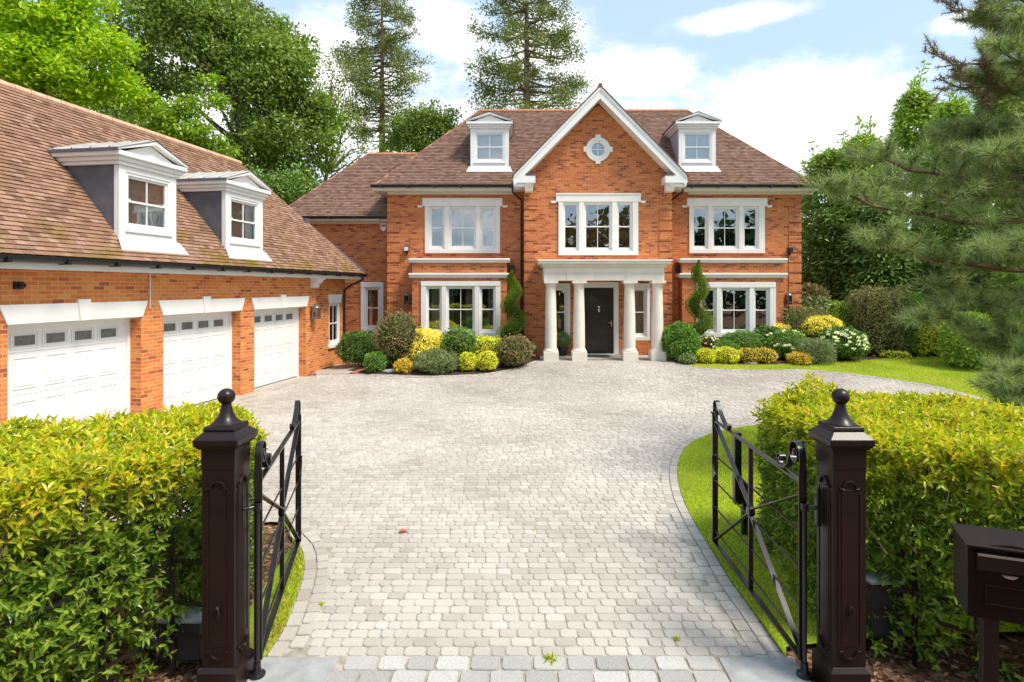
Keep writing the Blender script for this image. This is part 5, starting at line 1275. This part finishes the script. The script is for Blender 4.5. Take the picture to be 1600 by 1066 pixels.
# ---------------------------------------------------------------- entrance hedges
def entrance_hedge(label, plan, zt, n_side, n_top, trunks, tuft=None):
    c = np.mean(plan, 0); t = thing('hedge', label, 'hedge', (c[0], c[1], 0), 'laurel hedges behind the gate posts')
    P2 = np.array(plan); Q2 = np.roll(P2, -1, 0); e = Q2-P2; ln = np.hypot(*e.T); area = .5*abs(np.sum(P2[:, 0]*Q2[:, 1]-Q2[:, 0]*P2[:, 1]))
    orient = 1 if np.sum(P2[:, 0]*Q2[:, 1]-Q2[:, 0]*P2[:, 1]) > 0 else -1
    outn = np.stack([e[:, 1], -e[:, 0]], 1)/ln[:, None]*orient
    # sprig centres on the sides
    ns = n_side; i = rng.choice(len(ln), ns*2, p=ln/ln.sum()); u_ = rng.random(ns*2)
    z = rng.random(ns*2)*(zt+.03)
    xy = P2[i]+e[i]*u_[:, None]; o_ = outn[i]
    bulge = np.array([mnoise.noise(Vector((a[0]*1.7, a[1]*1.7, b*2.0))) for a, b in zip(xy, z)])
    gap = np.array([mnoise.noise(Vector((a[0]*2.6+9, a[1]*2.6, b*2.6))) for a, b in zip(xy, z)])
    keep = rng.random(ns*2) < np.clip(.42+z*.95+gap*1.0, .10, 1); keep[np.cumsum(keep) > ns] = False
    inset = rng.random(ns*2)**1.5*.26
    rnd = np.clip((z-(zt-.22))/.22, 0, 1)**2*.13
    C = np.concatenate([xy+o_*(bulge*.10-inset-rnd)[:, None], z[:, None]], 1)[keep]; D = unit(np.concatenate([o_, np.full((ns*2, 1), .55)], 1)+rdir(ns*2)*.55)[keep]
    # top
    x = rng.uniform(P2[:, 0].min(), P2[:, 0].max(), n_top*6); y = rng.uniform(P2[:, 1].min(), P2[:, 1].max(), n_top*6); k = inside(x, y, plan); x, y = x[k][:n_top], y[k][:n_top]
    hz = np.array([mnoise.noise(Vector((a*1.9, b*1.9, 4))) for a, b in zip(x, y)])
    line = [tuple(p) for p in plan]+[tuple(plan[0])]; edge = dist_line(x, y, line)
    zz = zt+hz*.12-.06*np.clip(1-edge/.18, 0, 1)-rng.random(len(x))**2*.12
    if tuft: zz += tuft[3]*np.exp(-((x-tuft[0])**2+(y-tuft[1])**2)/tuft[2]**2)*rng.random(len(x))
    C2 = np.stack([x, y, zz], 1); D2 = unit(np.array([0, 0, 1.0])+rdir(len(x))*.55)
    x3, y3 = x[:3400]+0, y[:3400]+0; C3 = np.stack([x3, y3, zt-.12-rng.random(len(x3))**1.3*(zt-.5)], 1); D3 = rdir(len(x3))
    C = np.concatenate([C, C2, C3]); D = np.concatenate([D, D2, D3]); S = len(C)
    # leaves whorled round each sprig
    k = 6; C6 = np.repeat(C, k, 0); D6 = np.repeat(D, k, 0); j = np.tile(np.arange(k), S)
    s1 = unit(np.cross(D, rdir(S))); s2 = np.cross(D, s1); th = j*2.4+np.repeat(rng.random(S)*6.28, k)
    R = np.repeat(s1, k, 0)*np.cos(th)[:, None]+np.repeat(s2, k, 0)*np.sin(th)[:, None]
    P = C6+D6*(j*.013)[:, None]; opening = np.where(j == 5, .25, 1.0-.06*j)
    A = unit(D6*.75+R*opening[:, None]+[0, 0, -.12]+rdir(len(C6))*.38); N = unit(D6*1.0-R*.5+[0, 0, .3]+rdir(len(C6))*.25)
    L = np.repeat(rng.uniform(.055, .095, S), k)*(1-.05*j)
    young = np.clip((P[:, 2]-(zt-.48))/.42, 0, 1)**1.3*np.clip(.62+.10*j+np.repeat(rng.normal(0, .28, S), k), 0, 1)*.85  # yellow towards the top: new growth, with some sunlight put into the colour
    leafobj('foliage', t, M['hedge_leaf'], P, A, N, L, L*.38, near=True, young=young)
    tw = MB()
    for q in range(0, S, 9):
        a = Vector(C[q]); d = Vector(D[q]); inner = a-d*.22-Vector((0, 0, .10)); tw.tube([inner, a], [.005, .003], 4, cap=False)
    make('twigs', tw, M['twig'], t)
    for (tx_, ty_, r_) in trunks:
        m = MB(); p = Vector((tx_, ty_, -.05)); m.tube([p, p+Vector((random.uniform(-.04, .04), random.uniform(-.04, .04), .5)), p+Vector((random.uniform(-.12, .12), random.uniform(-.1, .1), 1.0))], [r_, r_*.85, r_*.6], 8)
        top = p+Vector((0, 0, .55))
        for w_ in range(5): m.tube([top+Vector((0, 0, w_*.08)), top+Vector((random.uniform(-.3, .3), random.uniform(-.3, .3), .45+w_*.08))], [r_*.4, r_*.2], 5)
        make('trunk', m, M['bark'], t)
    return t
planL = [(-2.25,4.40),(-2.42,5.2),(-2.72,5.75),(-3.05,5.88),(-3.7,5.5),(-4.6,4.9),(-6.2,3.7),(-5.0,1.5),(-3.7,2.45),(-3.05,3.2),(-2.65,3.85),(-2.45,4.25)]
planR = [(2.50,4.45),(2.48,5.4),(2.55,6.15),(3.1,6.45),(4.2,6.25),(5.3,5.4),(6.9,3.9),(5.4,2.3),(4.0,3.3),(3.2,3.95),(2.85,4.25)]
entrance_hedge('long glossy leaved hedge with yellow top of new growth and painted-in sunlight, behind the left gate post', planL, 1.52, 7500, 4000, [(-2.62,4.55,.035),(-2.95,4.0,.03),(-2.78,4.3,.02),(-3.35,3.5,.035),(-3.8,3.1,.03),(-2.7,5.0,.03),(-3.2,3.9,.03)])
entrance_hedge('long glossy leaved hedge with yellow top of new growth and painted-in sunlight, behind the mailbox', planR, 1.56, 7500, 4400, [(2.95,4.55,.035),(3.15,4.35,.022),(3.35,4.2,.04),(3.7,4.0,.035),(4.2,3.7,.03),(2.75,5.0,.03),(3.05,4.7,.03)], tuft=(3.02, 6.0, .22, .35))

# ---------------------------------------------------------------- trees
def broadleaf(name, label, trunk, lobes, Y, nclump, per, leaf, mat, clump_r=.45, limbs=22, tr=.35, jitY=2.0, bark=None, top=None, group=None, cat='tree', flat=.7):
    """lobes given as (px, py, r_px) at distance Y; crown made of leaf clumps, limbs reach into it"""
    base = (wx(trunk, Y), Y, 0); t = thing(name, label, cat, base, group); k = F/Y
    C = []
    tot = sum(r*r for *_, r in lobes)
    for px, py, r in lobes:
        c = np.array(W(px, py, Y)); R = r/k; c[1] += rng.normal(0, jitY); m = max(3, int(nclump*r*r/tot))
        d = rdir(m)*(rng.uniform(.35, 1, (m, 1))**.6)*R; C.append(c+d*[1, 1, .85])
    C = np.concatenate(C); C = C[C[:, 2] > .8]
    n = len(C)*per; cc = np.repeat(C, per, 0); g = rng.normal(0, 1, (n, 3))*clump_r*np.array([1, 1, flat])*.55
    cr = np.repeat(rng.uniform(.6, 1.3, len(C)), per)[:, None]; P = cc+g*cr
    A = unit(rdir(n)+unit(g)*.6); N = unit(np.array([0, 0, 1.0])+rdir(n)*.9)
    leafobj('crown', t, mat, P, A, N, leaf*rng.uniform(.6, 1.4, n), leaf*.6)
    m = MB(); zt = top if top else np.percentile(C[:, 2], 70); zt0 = min(zt, C[:, 2].mean()+1)
    tp = [Vector((base[0]+.3*math.sin(z_*.7), base[1], z_)) for z_ in np.linspace(-.2, zt0, 8)]
    m.tube(tp, list(np.linspace(tr, tr*.35, 8)), 10)
    sel = C[rng.choice(len(C), min(limbs, len(C)), replace=False)]
    for q in sel:
        q = Vector(q); s_ = min(max(.25, (q.z-abs(q.x-base[0])*.6)/zt0), .98); p0 = tp[int(s_*7)]; mid = (p0+q)/2+Vector((random.uniform(-.4, .4), 0, random.uniform(.1, .8)))
        L = (q-p0).length; r0 = min(tr*.4, .03+.018*L); m.tube([p0, p0.lerp(mid, .6)+Vector((0, 0, -.1)), mid, q], [r0, r0*.75, r0*.55, r0*.2], 6)
    make('trunk', m, bark or M['bark'], t, smooth=True)
    return t
broadleaf('tree', 'bright lime green leafy tree rising over the garage roof at the left edge', 20, [(20,40,60),(90,30,55),(150,70,45),(60,110,60),(130,130,45),(165,120,30),(10,150,60),(90,165,40),(-60,60,70),(-70,150,70),(185,85,18),(-20,0,60),(150,20,30)], 22, 520, 85, .19, M['bright_tree'], clump_r=.55, limbs=26, tr=.3, jitY=1.2, flat=.5)
broadleaf('oak_tree', 'huge dark green oak with gaps of sky between its limbs behind the garage', 372, [(225,40,60),(300,50,60),(370,70,62),(425,105,55),(465,150,42),(492,190,30),(250,115,45),(325,125,48),(395,170,45),(445,215,42),(420,270,45),(375,240,38),(290,15,50),(200,95,38),(215,170,40),(478,115,26),(455,290,36),(505,215,16),(350,30,40),(190,150,40),(235,215,40),(405,40,30),(440,330,40),(395,300,40),(440,160,40),(475,230,36),(430,230,42),(450,80,40),(485,165,38),(410,200,38),(430,120,55),(400,60,50)], 34, 900, 80, .24, M['oak'], clump_r=.75, limbs=60, tr=.65, jitY=.9)
broadleaf('young_tree', 'small light green tree between the oak and the garage ridge', 290, [(262,195,28),(300,175,20),(325,150,12),(285,225,30),(318,215,22),(250,170,14),(340,235,20),(345,135,8)], 25, 130, 60, .17, M['bush_tree'], clump_r=.42, limbs=14, tr=.12, jitY=.6, flat=.45)
broadleaf('pine_tree', 'dark flat topped pine poking out behind the top of the oak', 365, [(350,8,16),(375,5,20),(395,18,14),(372,25,16)], 46, 50, 80, .22, M['redwood'], clump_r=.8, limbs=14, tr=.3, jitY=.6, flat=.35)
broadleaf('sparse_tree', 'thinly leaved tree with bare arching branches beside the left redwood', 505, [(500,150,35),(520,190,38),(540,120,25),(545,230,32),(500,240,25),(530,270,25),(515,90,15),(560,190,22),(572,240,22)], 38, 130, 18, .20, M['birch'], clump_r=.9, limbs=70, tr=.22, jitY=1.2)
broadleaf('tree', 'rounded mid green tree behind the ridge of the side wing roof', 668, [(665,195,28),(640,210,22),(690,200,20),(650,235,28),(685,225,25),(705,190,10),(620,230,15),(700,240,20)], 42, 170, 60, .24, M['bush_green'] if 'bush_green' in M else M['bush_tree'], clump_r=.65, limbs=16, tr=.2, jitY=1.0)
broadleaf('holly_tree', 'dark ivy covered thicket in the gap between garage and house roofs', 470, [(470,300,30),(500,320,28),(445,310,24),(430,345,28),(480,345,30),(400,290,26)], 30, 130, 90, .16, M['cypress_dark'], clump_r=.6, limbs=12, tr=.2, jitY=.8)

def redwood(px, Y, ytop, prof, label, seed):
    """tall conifer: horizontal branches that droop then lift, foliage tufts towards their ends"""
    r_ = np.random.default_rng(seed); rnd = random.Random(seed)
    base = (wx(px, Y), Y, 0); t = thing('redwood_tree', label, 'tree', base, 'tall redwoods behind the house'); zt = wzp(ytop, Y)
    m = MB(); m.tube([(base[0], Y, z_) for z_ in np.linspace(-.2, zt, 10)], list(np.linspace(.46, .05, 10)), 10)
    P, A, N = [], [], []
    z = wzp(prof[0][0], Y)
    pys = [p[0] for p in prof][::-1]; ws = [p[1] for p in prof][::-1]
    while z < zt-.3:
        py = PY-(z-H)*F/Y; hw = np.interp(py, pys, ws)/F*Y
        for b in range(3):
            az = rnd.uniform(0, 6.283); L = hw*rnd.uniform(.55, 1.08); d = Vector((math.cos(az), math.sin(az), 0)); p0 = Vector((base[0], Y, z+rnd.uniform(-.2, .2)))
            up = .10 if py > 60 else .35
            pts = [p0, p0+d*L*.35+Vector((0, 0, -.06*L)), p0+d*L*.7+Vector((0, 0, -.05*L+up*.3)), p0+d*L+Vector((0, 0, up*L*.4))]
            r0 = .025+.016*L; m.tube(pts, [r0, r0*.7, r0*.45, r0*.2], 5)
            nt = int(3+L*2.4)
            for q in range(nt):
                s_ = .40+.60*rnd.random()**.6; i = min(2, int(s_*3)); f = s_*3-i; c = pts[i].lerp(pts[i+1], f)+Vector((rnd.uniform(-.35, .35), rnd.uniform(-.35, .35), rnd.uniform(-.30, .25)))*(.4+.22*L)
                k = 26; g = r_.normal(0, 1, (k, 3))*np.array([.22, .22, .15])*rnd.uniform(.7, 1.3); P.append(np.array(c)+g); A.append(unit(g+r_.normal(0, .15, (k, 3)))); N.append(unit(r_.normal(0, .6, (k, 3))+[0, 0, 1]))
        z += .30 if py > 0 else .45
    P, A, N = map(np.concatenate, (P, A, N)); leafobj('crown', t, M['redwood'], P, A, N, .20, .10)
    make('trunk', m, M['bark_red'], t, smooth=True)
redwood(597, 46, -14, [(225,40),(200,60),(160,72),(130,76),(100,74),(60,64),(20,54),(0,40),(-14,14)], 'tall open crowned redwood left of the house roof', 3)
redwood(823, 42, -150, [(190,84),(160,90),(130,92),(100,88),(60,82),(0,70),(-80,45),(-150,4)], 'tall open crowned redwood directly behind the house roof', 9)

def cypress(px, Y, ytop, wpx, mat, label, n=9000, tips=18, seed=1, leaf=.26, name='cypress_tree', ybot=None, pw=.62):
    rr = np.random.default_rng(seed); base = (wx(px, Y), Y, float(gz(wx(px, Y), Y))); t = thing(name, label, 'tree', base, 'tall conifers screening the right boundary')
    zt = wzp(ytop, Y); R = wpx/2/F*Y
    # hanging sprays arranged in boughs
    nb = n//22; h = rr.random(nb)**.9; z = .4+(zt-.6)*h; az = rr.random(nb)*6.283
    prof = (1-h)**pw*.92+.05; lump = .78+.35*np.array([mnoise.noise(Vector((math.cos(a)*1.6+seed, math.sin(a)*1.6, b*.55))) for a, b in zip(az, z)])+.18*rr.random(nb)
    rr0 = R*prof*lump
    C = np.stack([base[0]+np.cos(az)*rr0, Y+np.sin(az)*rr0, z], 1)
    out = np.stack([np.cos(az), np.sin(az), np.full(nb, .1)], 1)
    k = 22; s = rr.random((nb, k)); side = np.stack([-np.sin(az), np.cos(az), np.zeros(nb)], 1)
    bough = .75
    P = C[:, None]+out[:, None]*((s-.6)*bough)[..., None]+side[:, None]*(rr.normal(0, .24, (nb, k)))[..., None]+np.array([0, 0, 1.0])*(-(s**2)*.35+rr.normal(0, .07, (nb, k)))[..., None]
    P = P.reshape(-1, 3); A = unit(np.repeat(out, k, 0)+rr.normal(0, .5, (nb*k, 3))+[0, 0, -.35]); N = unit(np.repeat(out, k, 0)*.5+rr.normal(0, .4, (nb*k, 3))+[0, 0, .9])
    # wispy leaders
    TP, TA = [], []
    tw = MB()
    for i in range(tips):
        a = rr.random()*6.283; hh = rr.uniform(.55, 1.0); rr1 = R*((1-hh)**pw)*.8; p0 = Vector((base[0]+math.cos(a)*rr1, Y+math.sin(a)*rr1, zt*hh)); p1 = p0+Vector((rr.normal(0, .25), rr.normal(0, .2), rr.uniform(.7, 1.5)))
        tw.tube([p0, p1], [.02, .006], 4)
        for q in range(34):
            f = rr.random(); TP.append(np.array(p0.lerp(p1, f))+rr.normal(0, .13*(1.15-f), 3)); TA.append(rr.normal(0, 1, 3)+[0, 0, .5])
    TP = np.array(TP).reshape(-1, 3); TA = unit(np.array(TA).reshape(-1, 3))
    P = np.concatenate([P, TP]); A = np.concatenate([A, TA]); N = np.concatenate([N, unit(rr.normal(0, 1, (len(TP), 3)))])
    leafobj('crown', t, mat, P, A, N, leaf*rr.uniform(.6, 1.3, len(P)), leaf*.32)
    tw.tube([(base[0], Y, base[2]-.2), (base[0], Y, zt*.95)], [.22, .04], 8); make('trunk', tw, M['bark'], t)
    return t
cypress(1300, 27, 228, 150, M['cypress'], 'rounded yellow green conifer nearest the house corner', 26000, 10, 1, pw=.38)
cypress(1345, 25.5, 205, 120, M['cypress_bright'], 'mid green conifer second from the house corner', 24000, 14, 2, pw=.42)
cypress(1300, 25.2, 320, 100, M['cypress_dark'], 'low dark conifer standing against the house corner', 16000, 0, 3, pw=.45)
cypress(1370, 23.5, 300, 130, M['cypress_dark'], 'dark conifer behind the clipped bronze shrub', 18000, 0, 4, pw=.45)
cypress(1430, 26, 135, 140, M['cypress_bright'], 'tallest bright conifer with wispy top behind the pine', 26000, 22, 5, pw=.5)
cypress(1490, 24, 150, 130, M['cypress_bright'], 'bright conifer partly hidden behind the pine branches', 20000, 14, 6)
cypress(1560, 22, 120, 150, M['cypress'], 'conifer behind the pine at the right edge', 20000, 10, 7)
cypress(1440, 24.2, 380, 130, M['cypress_dark'], 'dark low conifer behind the clipped green shrub', 14000, 0, 8, pw=.4)
cypress(1560, 21, 330, 150, M['cypress_dark'], 'dark conifer under the pine at the right', 16000, 0, 10, pw=.4)
cypress(1660, 18, 150, 200, M['cypress_bright'], 'bright conifer at the far right edge behind the pine', 16000, 8, 11)

# foreground pine
def pine():
    t = thing('pine_tree', 'large long needled pine reaching in from the right edge', 'tree', (8.6, 8.6, 0))
    rr = np.random.default_rng(5); m = MB(); m.tube([(8.6, 8.6, -.2), (8.5, 8.6, 3), (8.4, 8.6, 6), (8.5, 8.7, 9)], [.22, .18, .12, .05], 12)
    P, A = [], []; DP, DA = [], []
    def tuft(p, d, n=66, L=.19, dry=False):
        d = Vector(d).normalized(); s_ = rr.random(n)*.20
        base = np.array(p)[None]-np.array(d)[None]*s_[:, None]; a = unit(np.array(d)[None]*rr.uniform(-.1, 1.3, (n, 1))+unit(rr.normal(0, 1, (n, 3)))*.95)
        (DP if dry else P).append(base); (DA if dry else A).append(np.concatenate([a, np.full((n, 1), L)], 1))
    def twig(p, d, L, lvl, dry=False):
        d = Vector(d).normalized(); k = 4; pts = [Vector(p)]
        for i in range(k):
            d = (d+Vector(rr.normal(0, .10, 3))+Vector((0, 0, .06))).normalized(); pts.append(pts[-1]+d*L/k)
        r0 = .006+.012*L; m.tube(pts, [r0*(1-.7*i/k) for i in range(k+1)], 5, cap=False)
        tuft(pts[-1], d, dry=dry, n=40 if dry else 66, L=.07 if dry else .19)
        if L > .5 and not dry: tuft(pts[2], d, n=40)
        if lvl > 0:
            for i in range(1, k+1):
                for sgn in (-1, 1):
                    if rr.random() < .55:
                        sd_ = d.cross(Vector((0, 0, 1))).normalized(); nd = d*.75+sd_*sgn*rr.uniform(.5, .9)+Vector((0, 0, rr.uniform(-.25, .55)))
                        twig(pts[i], nd, L*rr.uniform(.32, .55), lvl-1, dry)
    # boughs: (start px, py, Y) -> (end px, py, Y), side twig length
    B = [((1690,250,8.4),(1385,262,7.6),.62),((1690,330,8.4),(1325,318,7.4),.66),((1690,400,8.4),(1390,395,7.4),.62),((1690,450,8.6),(1480,462,7.8),.42),
         ((1690,480,8.2),(1455,503,7.6),.34),((1690,520,8.6),(1545,545,8.0),.42),((1690,560,8.2),(1560,612,7.4),.42),((1690,180,8.6),(1500,215,8.2),.5),
         ((1690,110,8.6),(1540,130,8.0),.5),((1690,60,8.6),(1545,40,8.2),.55),((1690,0,8.6),(1530,-30,8.2),.5),
         ((1690,300,8.6),(1490,235,8.6),.5),((1690,220,8.6),(1560,250,7.2),.55),((1690,590,8.4),(1580,600,7.0),.45),((1720,350,8.2),(1590,400,6.8),.5),((1690,150,8.6),(1580,90,7.4),.5),((1700,640,8.2),(1600,640,7.2),.4),((1690,280,8.6),(1400,300,8.6),.6)]
    for s, e, tl in B:
        a = Vector(W(*s)); b = Vector(W(*e)); k = 9; pts = []
        for i in range(k+1):
            f = i/k; q = a.lerp(b, f); q.z += -.22*math.sin(math.pi*f)+.10*f*f; pts.append(q+Vector(rr.normal(0, .03, 3)))
        L = (b-a).length; m.tube([Vector((8.5, 8.6, a.z-.2))]+pts, [.07]+[.05*(1-.8*i/k)+.008 for i in range(k+1)], 7)
        for i in range(1, k+1):
            d = (pts[i]-pts[i-1]).normalized(); sd_ = d.cross(Vector((0, 0, 1))).normalized()
            for sgn in (-1, 1, 0):
                nd = d*.8+sd_*sgn*.8+Vector((0, 0, rr.uniform(-.3, .6)))
                if sgn == 0 and i % 2: continue
                twig(pts[i], nd, tl*rr.uniform(.6, 1.1)*(1.15-.5*i/k), 1)
        twig(pts[-1], b-a, .35, 1)
    for s, e in (((1600,130,8.0),(1470,90,7.8)),((1600,150,8.0),(1490,128,7.8)),((1600,20,8.4),(1488,14,8.2))):
        a = Vector(W(*s)); b = Vector(W(*e)); pts = [a.lerp(b, i/6)+Vector(rr.normal(0, .03, 3)) for i in range(7)]; m.tube(pts, [.025-.003*i for i in range(7)], 6)
        for i in range(1, 7): 
            for q in range(2): twig(pts[i], (b-a).normalized()*.7+Vector(rr.normal(0, .6, 3)), .28, 1, dry=i > 2)
    Pn = np.concatenate(P); An = np.concatenate(A); V, I, S_, _ = needles3(Pn-np.array([8.6, 8.6, 0]), An[:, :3], An[:, 3]*rr.uniform(.7, 1.1, len(An)), .0070); raw('needles', V, I, S_, M['needle'], t)
    Pn = np.concatenate(DP); An = np.concatenate(DA); V, I, S_, _ = needles3(Pn-np.array([8.6, 8.6, 0]), An[:, :3], An[:, 3], .009); raw('dry_needles', V, I, S_, M['needle_dry'], t)
    make('trunk', m, M['twig'], t, smooth=True)
    print('pine needles', len(np.concatenate(P)))
pine()

# the wooded verge across the road behind the camera (seen only as reflections)
C = []
for i in range(46):
    x = -34+1.5*i; h_ = 5.5+4*abs(mnoise.noise(Vector((x*.13, 3, 0))))*2.2+(3 if x > 2 else 0)
    if -14 < x < -2: h_ *= .55
    C.append(np.stack([rng.normal(x, 1.3, 260), rng.normal(-19, 1.2, 260), rng.random(260)**.8*h_], 1))
C = np.concatenate(C); wd_ = leafobj('woodland', None, M['wood_green'], C, rdir(len(C)), rdir(len(C)), .9, .7); tag(wd_, 'dark belt of trees across the road', 'woodland', kind='stuff')

# leaf litter and dead leaves below the hedges
for nm, poly, box in (('left', [(-2.2,4.3),(-2.3,3.4),(-3.6,2.2),(-5,2.0),(-4.2,4.4)], (-5, -2.1, 2, 4.6)), ('right', [(2.35,4.3),(2.3,3.2),(3.6,2.2),(5,2.2),(4.2,4.8),(2.6,4.8)], (2.2, 5, 2, 4.9))):
    x = rng.uniform(box[0], box[1], 9000); y = rng.uniform(box[2], box[3], 9000); k = inside(x, y, poly); x, y = x[k][:1700], y[k][:1700]
    P = np.stack([x, y, rng.uniform(-.045, -.02, len(x))], 1); A = unit(rng.normal(0, 1, (len(x), 3))*[1, 1, .3]); o = leafobj('leaf_litter', None, M['litter_leaf'], P, A, unit(rng.normal(0, .4, (len(x), 3))+[0, 0, 1]), .055, .028, near=True)
    tag(o, 'brown dead leaves on the soil under the %s hedge' % nm, 'leaf litter', kind='stuff')
# ================================================================== LIGHT, SKY, CAMERA
SUN_EL, SUN_AZ = rad(57), rad(122)        # azimuth measured from +Y (the view direction) clockwise
w = bpy.data.worlds.new('World'); SC.world = w; w.use_nodes = True; nt = w.node_tree
for n in list(nt.nodes): nt.nodes.remove(n)
out = nt.nodes.new('ShaderNodeOutputWorld'); bg = nt.nodes.new('ShaderNodeBackground'); bg.inputs[1].default_value = SKY
sky = nt.nodes.new('ShaderNodeTexSky'); sky.sky_type = 'NISHITA'; sky.sun_disc = False; sky.sun_elevation = SUN_EL; sky.sun_rotation = SUN_AZ; sky.air_density = 1.1; sky.dust_density = 1.6; sky.ozone_density = 1.5
tc = nt.nodes.new('ShaderNodeTexCoord'); gen = tc.outputs['Generated']
sp = nt.nodes.new('ShaderNodeSeparateXYZ'); nt.links.new(gen, sp.inputs[0])
zc = math_(nt, 'MAXIMUM', sp.outputs[2], .02); zc2 = math_(nt, 'ADD', zc, .22)
pv = nt.nodes.new('ShaderNodeCombineXYZ'); nt.links.new(math_(nt, 'DIVIDE', sp.outputs[0], zc2), pv.inputs[0]); nt.links.new(math_(nt, 'DIVIDE', sp.outputs[1], zc2), pv.inputs[1]); pv.inputs[2].default_value = 3.7
n1 = noise(nt, 2.3, 10, pv.outputs[0], .62); n2 = noise(nt, 8.0, 8, pv.outputs[0], .65)
# cumulus banks at given directions, edges broken by noise
def bank(px, py, sx, sy):
    v = Vector(((px-PX)/F, 1, (PY-py)/F)).normalized(); rt = Vector((v.y, -v.x, 0)).normalized(); up = rt.cross(v)
    def dot(d):
        m = nt.nodes.new('ShaderNodeVectorMath'); m.operation = 'DOT_PRODUCT'; nt.links.new(gen, m.inputs[0]); m.inputs[1].default_value = tuple(d); return m.outputs['Value']
    f = math_(nt, 'MAXIMUM', dot(v), .05)
    a = math_(nt, 'DIVIDE', math_(nt, 'DIVIDE', dot(rt), f), sx/F); b = math_(nt, 'DIVIDE', math_(nt, 'DIVIDE', dot(up), f), sy/F)
    e = math_(nt, 'ADD', math_(nt, 'MULTIPLY', a, a), math_(nt, 'MULTIPLY', b, b)); return math_(nt, 'POWER', 2.718, math_(nt, 'MULTIPLY', e, -1.0))
acc = None
for bnk in ((1215, 160, 150, 60), (1180, 230, 190, 70), (985, 120, 90, 34), (1160, 28, 110, 16), (1500, 35, 40, 18), (700, 45, 60, 30), (860, 60, 60, 60), (480, 90, 70, 40), (560, 190, 200, 55), (1320, 150, 60, 20), (900, 190, 200, 40), (620, 120, 40, 20), (250, 140, 130, 60)):
    q = bank(*bnk); acc = q if acc is None else math_(nt, 'MAXIMUM', acc, q)
dens = math_(nt, 'ADD', math_(nt, 'MULTIPLY', acc, .42), math_(nt, 'ADD', math_(nt, 'MULTIPLY', n1, .95), math_(nt, 'MULTIPLY', n2, .32)))
hor = N_(nt, 'ShaderNodeMapRange'); hor.inputs[1].default_value = .0; hor.inputs[2].default_value = .30; hor.inputs[3].default_value = .30; hor.inputs[4].default_value = 0; nt.links.new(sp.outputs[2], hor.inputs[0])
dens = math_(nt, 'ADD', dens, hor.outputs[0])
mr = N_(nt, 'ShaderNodeMapRange', interpolation_type='SMOOTHERSTEP'); mr.inputs[1].default_value = .66; mr.inputs[2].default_value = 1.02; nt.links.new(dens, mr.inputs[0])
cshade = ramp(nt, [(.3, (CL*.86, CL*.90, CL*.97)), (.6, (CL, CL, CL*1.01))]); nt.links.new(n1, cshade.inputs[0])
blue = mixc(nt, .8, sky.outputs[0], (BL*.63, BL*.83, BL*1.0))
col = mixc(nt, mr.outputs[0], blue, cshade.outputs[0])
nt.links.new(col, bg.inputs[0]); nt.links.new(bg.outputs[0], out.inputs[0])
sd = bpy.data.lights.new('sun', 'SUN'); sd.energy = SUN; sd.angle = rad(SANG); sd.color = (1, .92, .80)
so = bpy.data.objects.new('sun', sd); COL.objects.link(so)
dv = Vector((math.sin(SUN_AZ)*math.cos(SUN_EL), math.cos(SUN_AZ)*math.cos(SUN_EL), math.sin(SUN_EL)))
so.rotation_euler = dv.to_track_quat('Z', 'Y').to_euler(); so.location = (20, -10, 30)
cam = bpy.data.cameras.new('camera'); co = bpy.data.objects.new('camera', cam); COL.objects.link(co); SC.camera = co
co.location = (0, 0, H); co.rotation_euler = (rad(90), 0, 0); cam.sensor_width = 36; cam.lens = 900/1600*36
cam.shift_x = -15/1600; cam.shift_y = -84/1600; cam.clip_end = 1000; cam.clip_start = .05
SC.view_settings.view_transform = 'Standard'; SC.view_settings.look = 'None'; SC.view_settings.gamma = 1; SC.view_settings.exposure = EXPO
SC.render.resolution_x = 1024; SC.render.resolution_y = 682
SC.render.engine = 'CYCLES'; SC.cycles.use_denoising = True; SC.cycles.max_bounces = 6; SC.cycles.diffuse_bounces = 3; SC.cycles.transparent_max_bounces = 12
for o in bpy.data.objects:
    if '_o' in o: del o['_o']
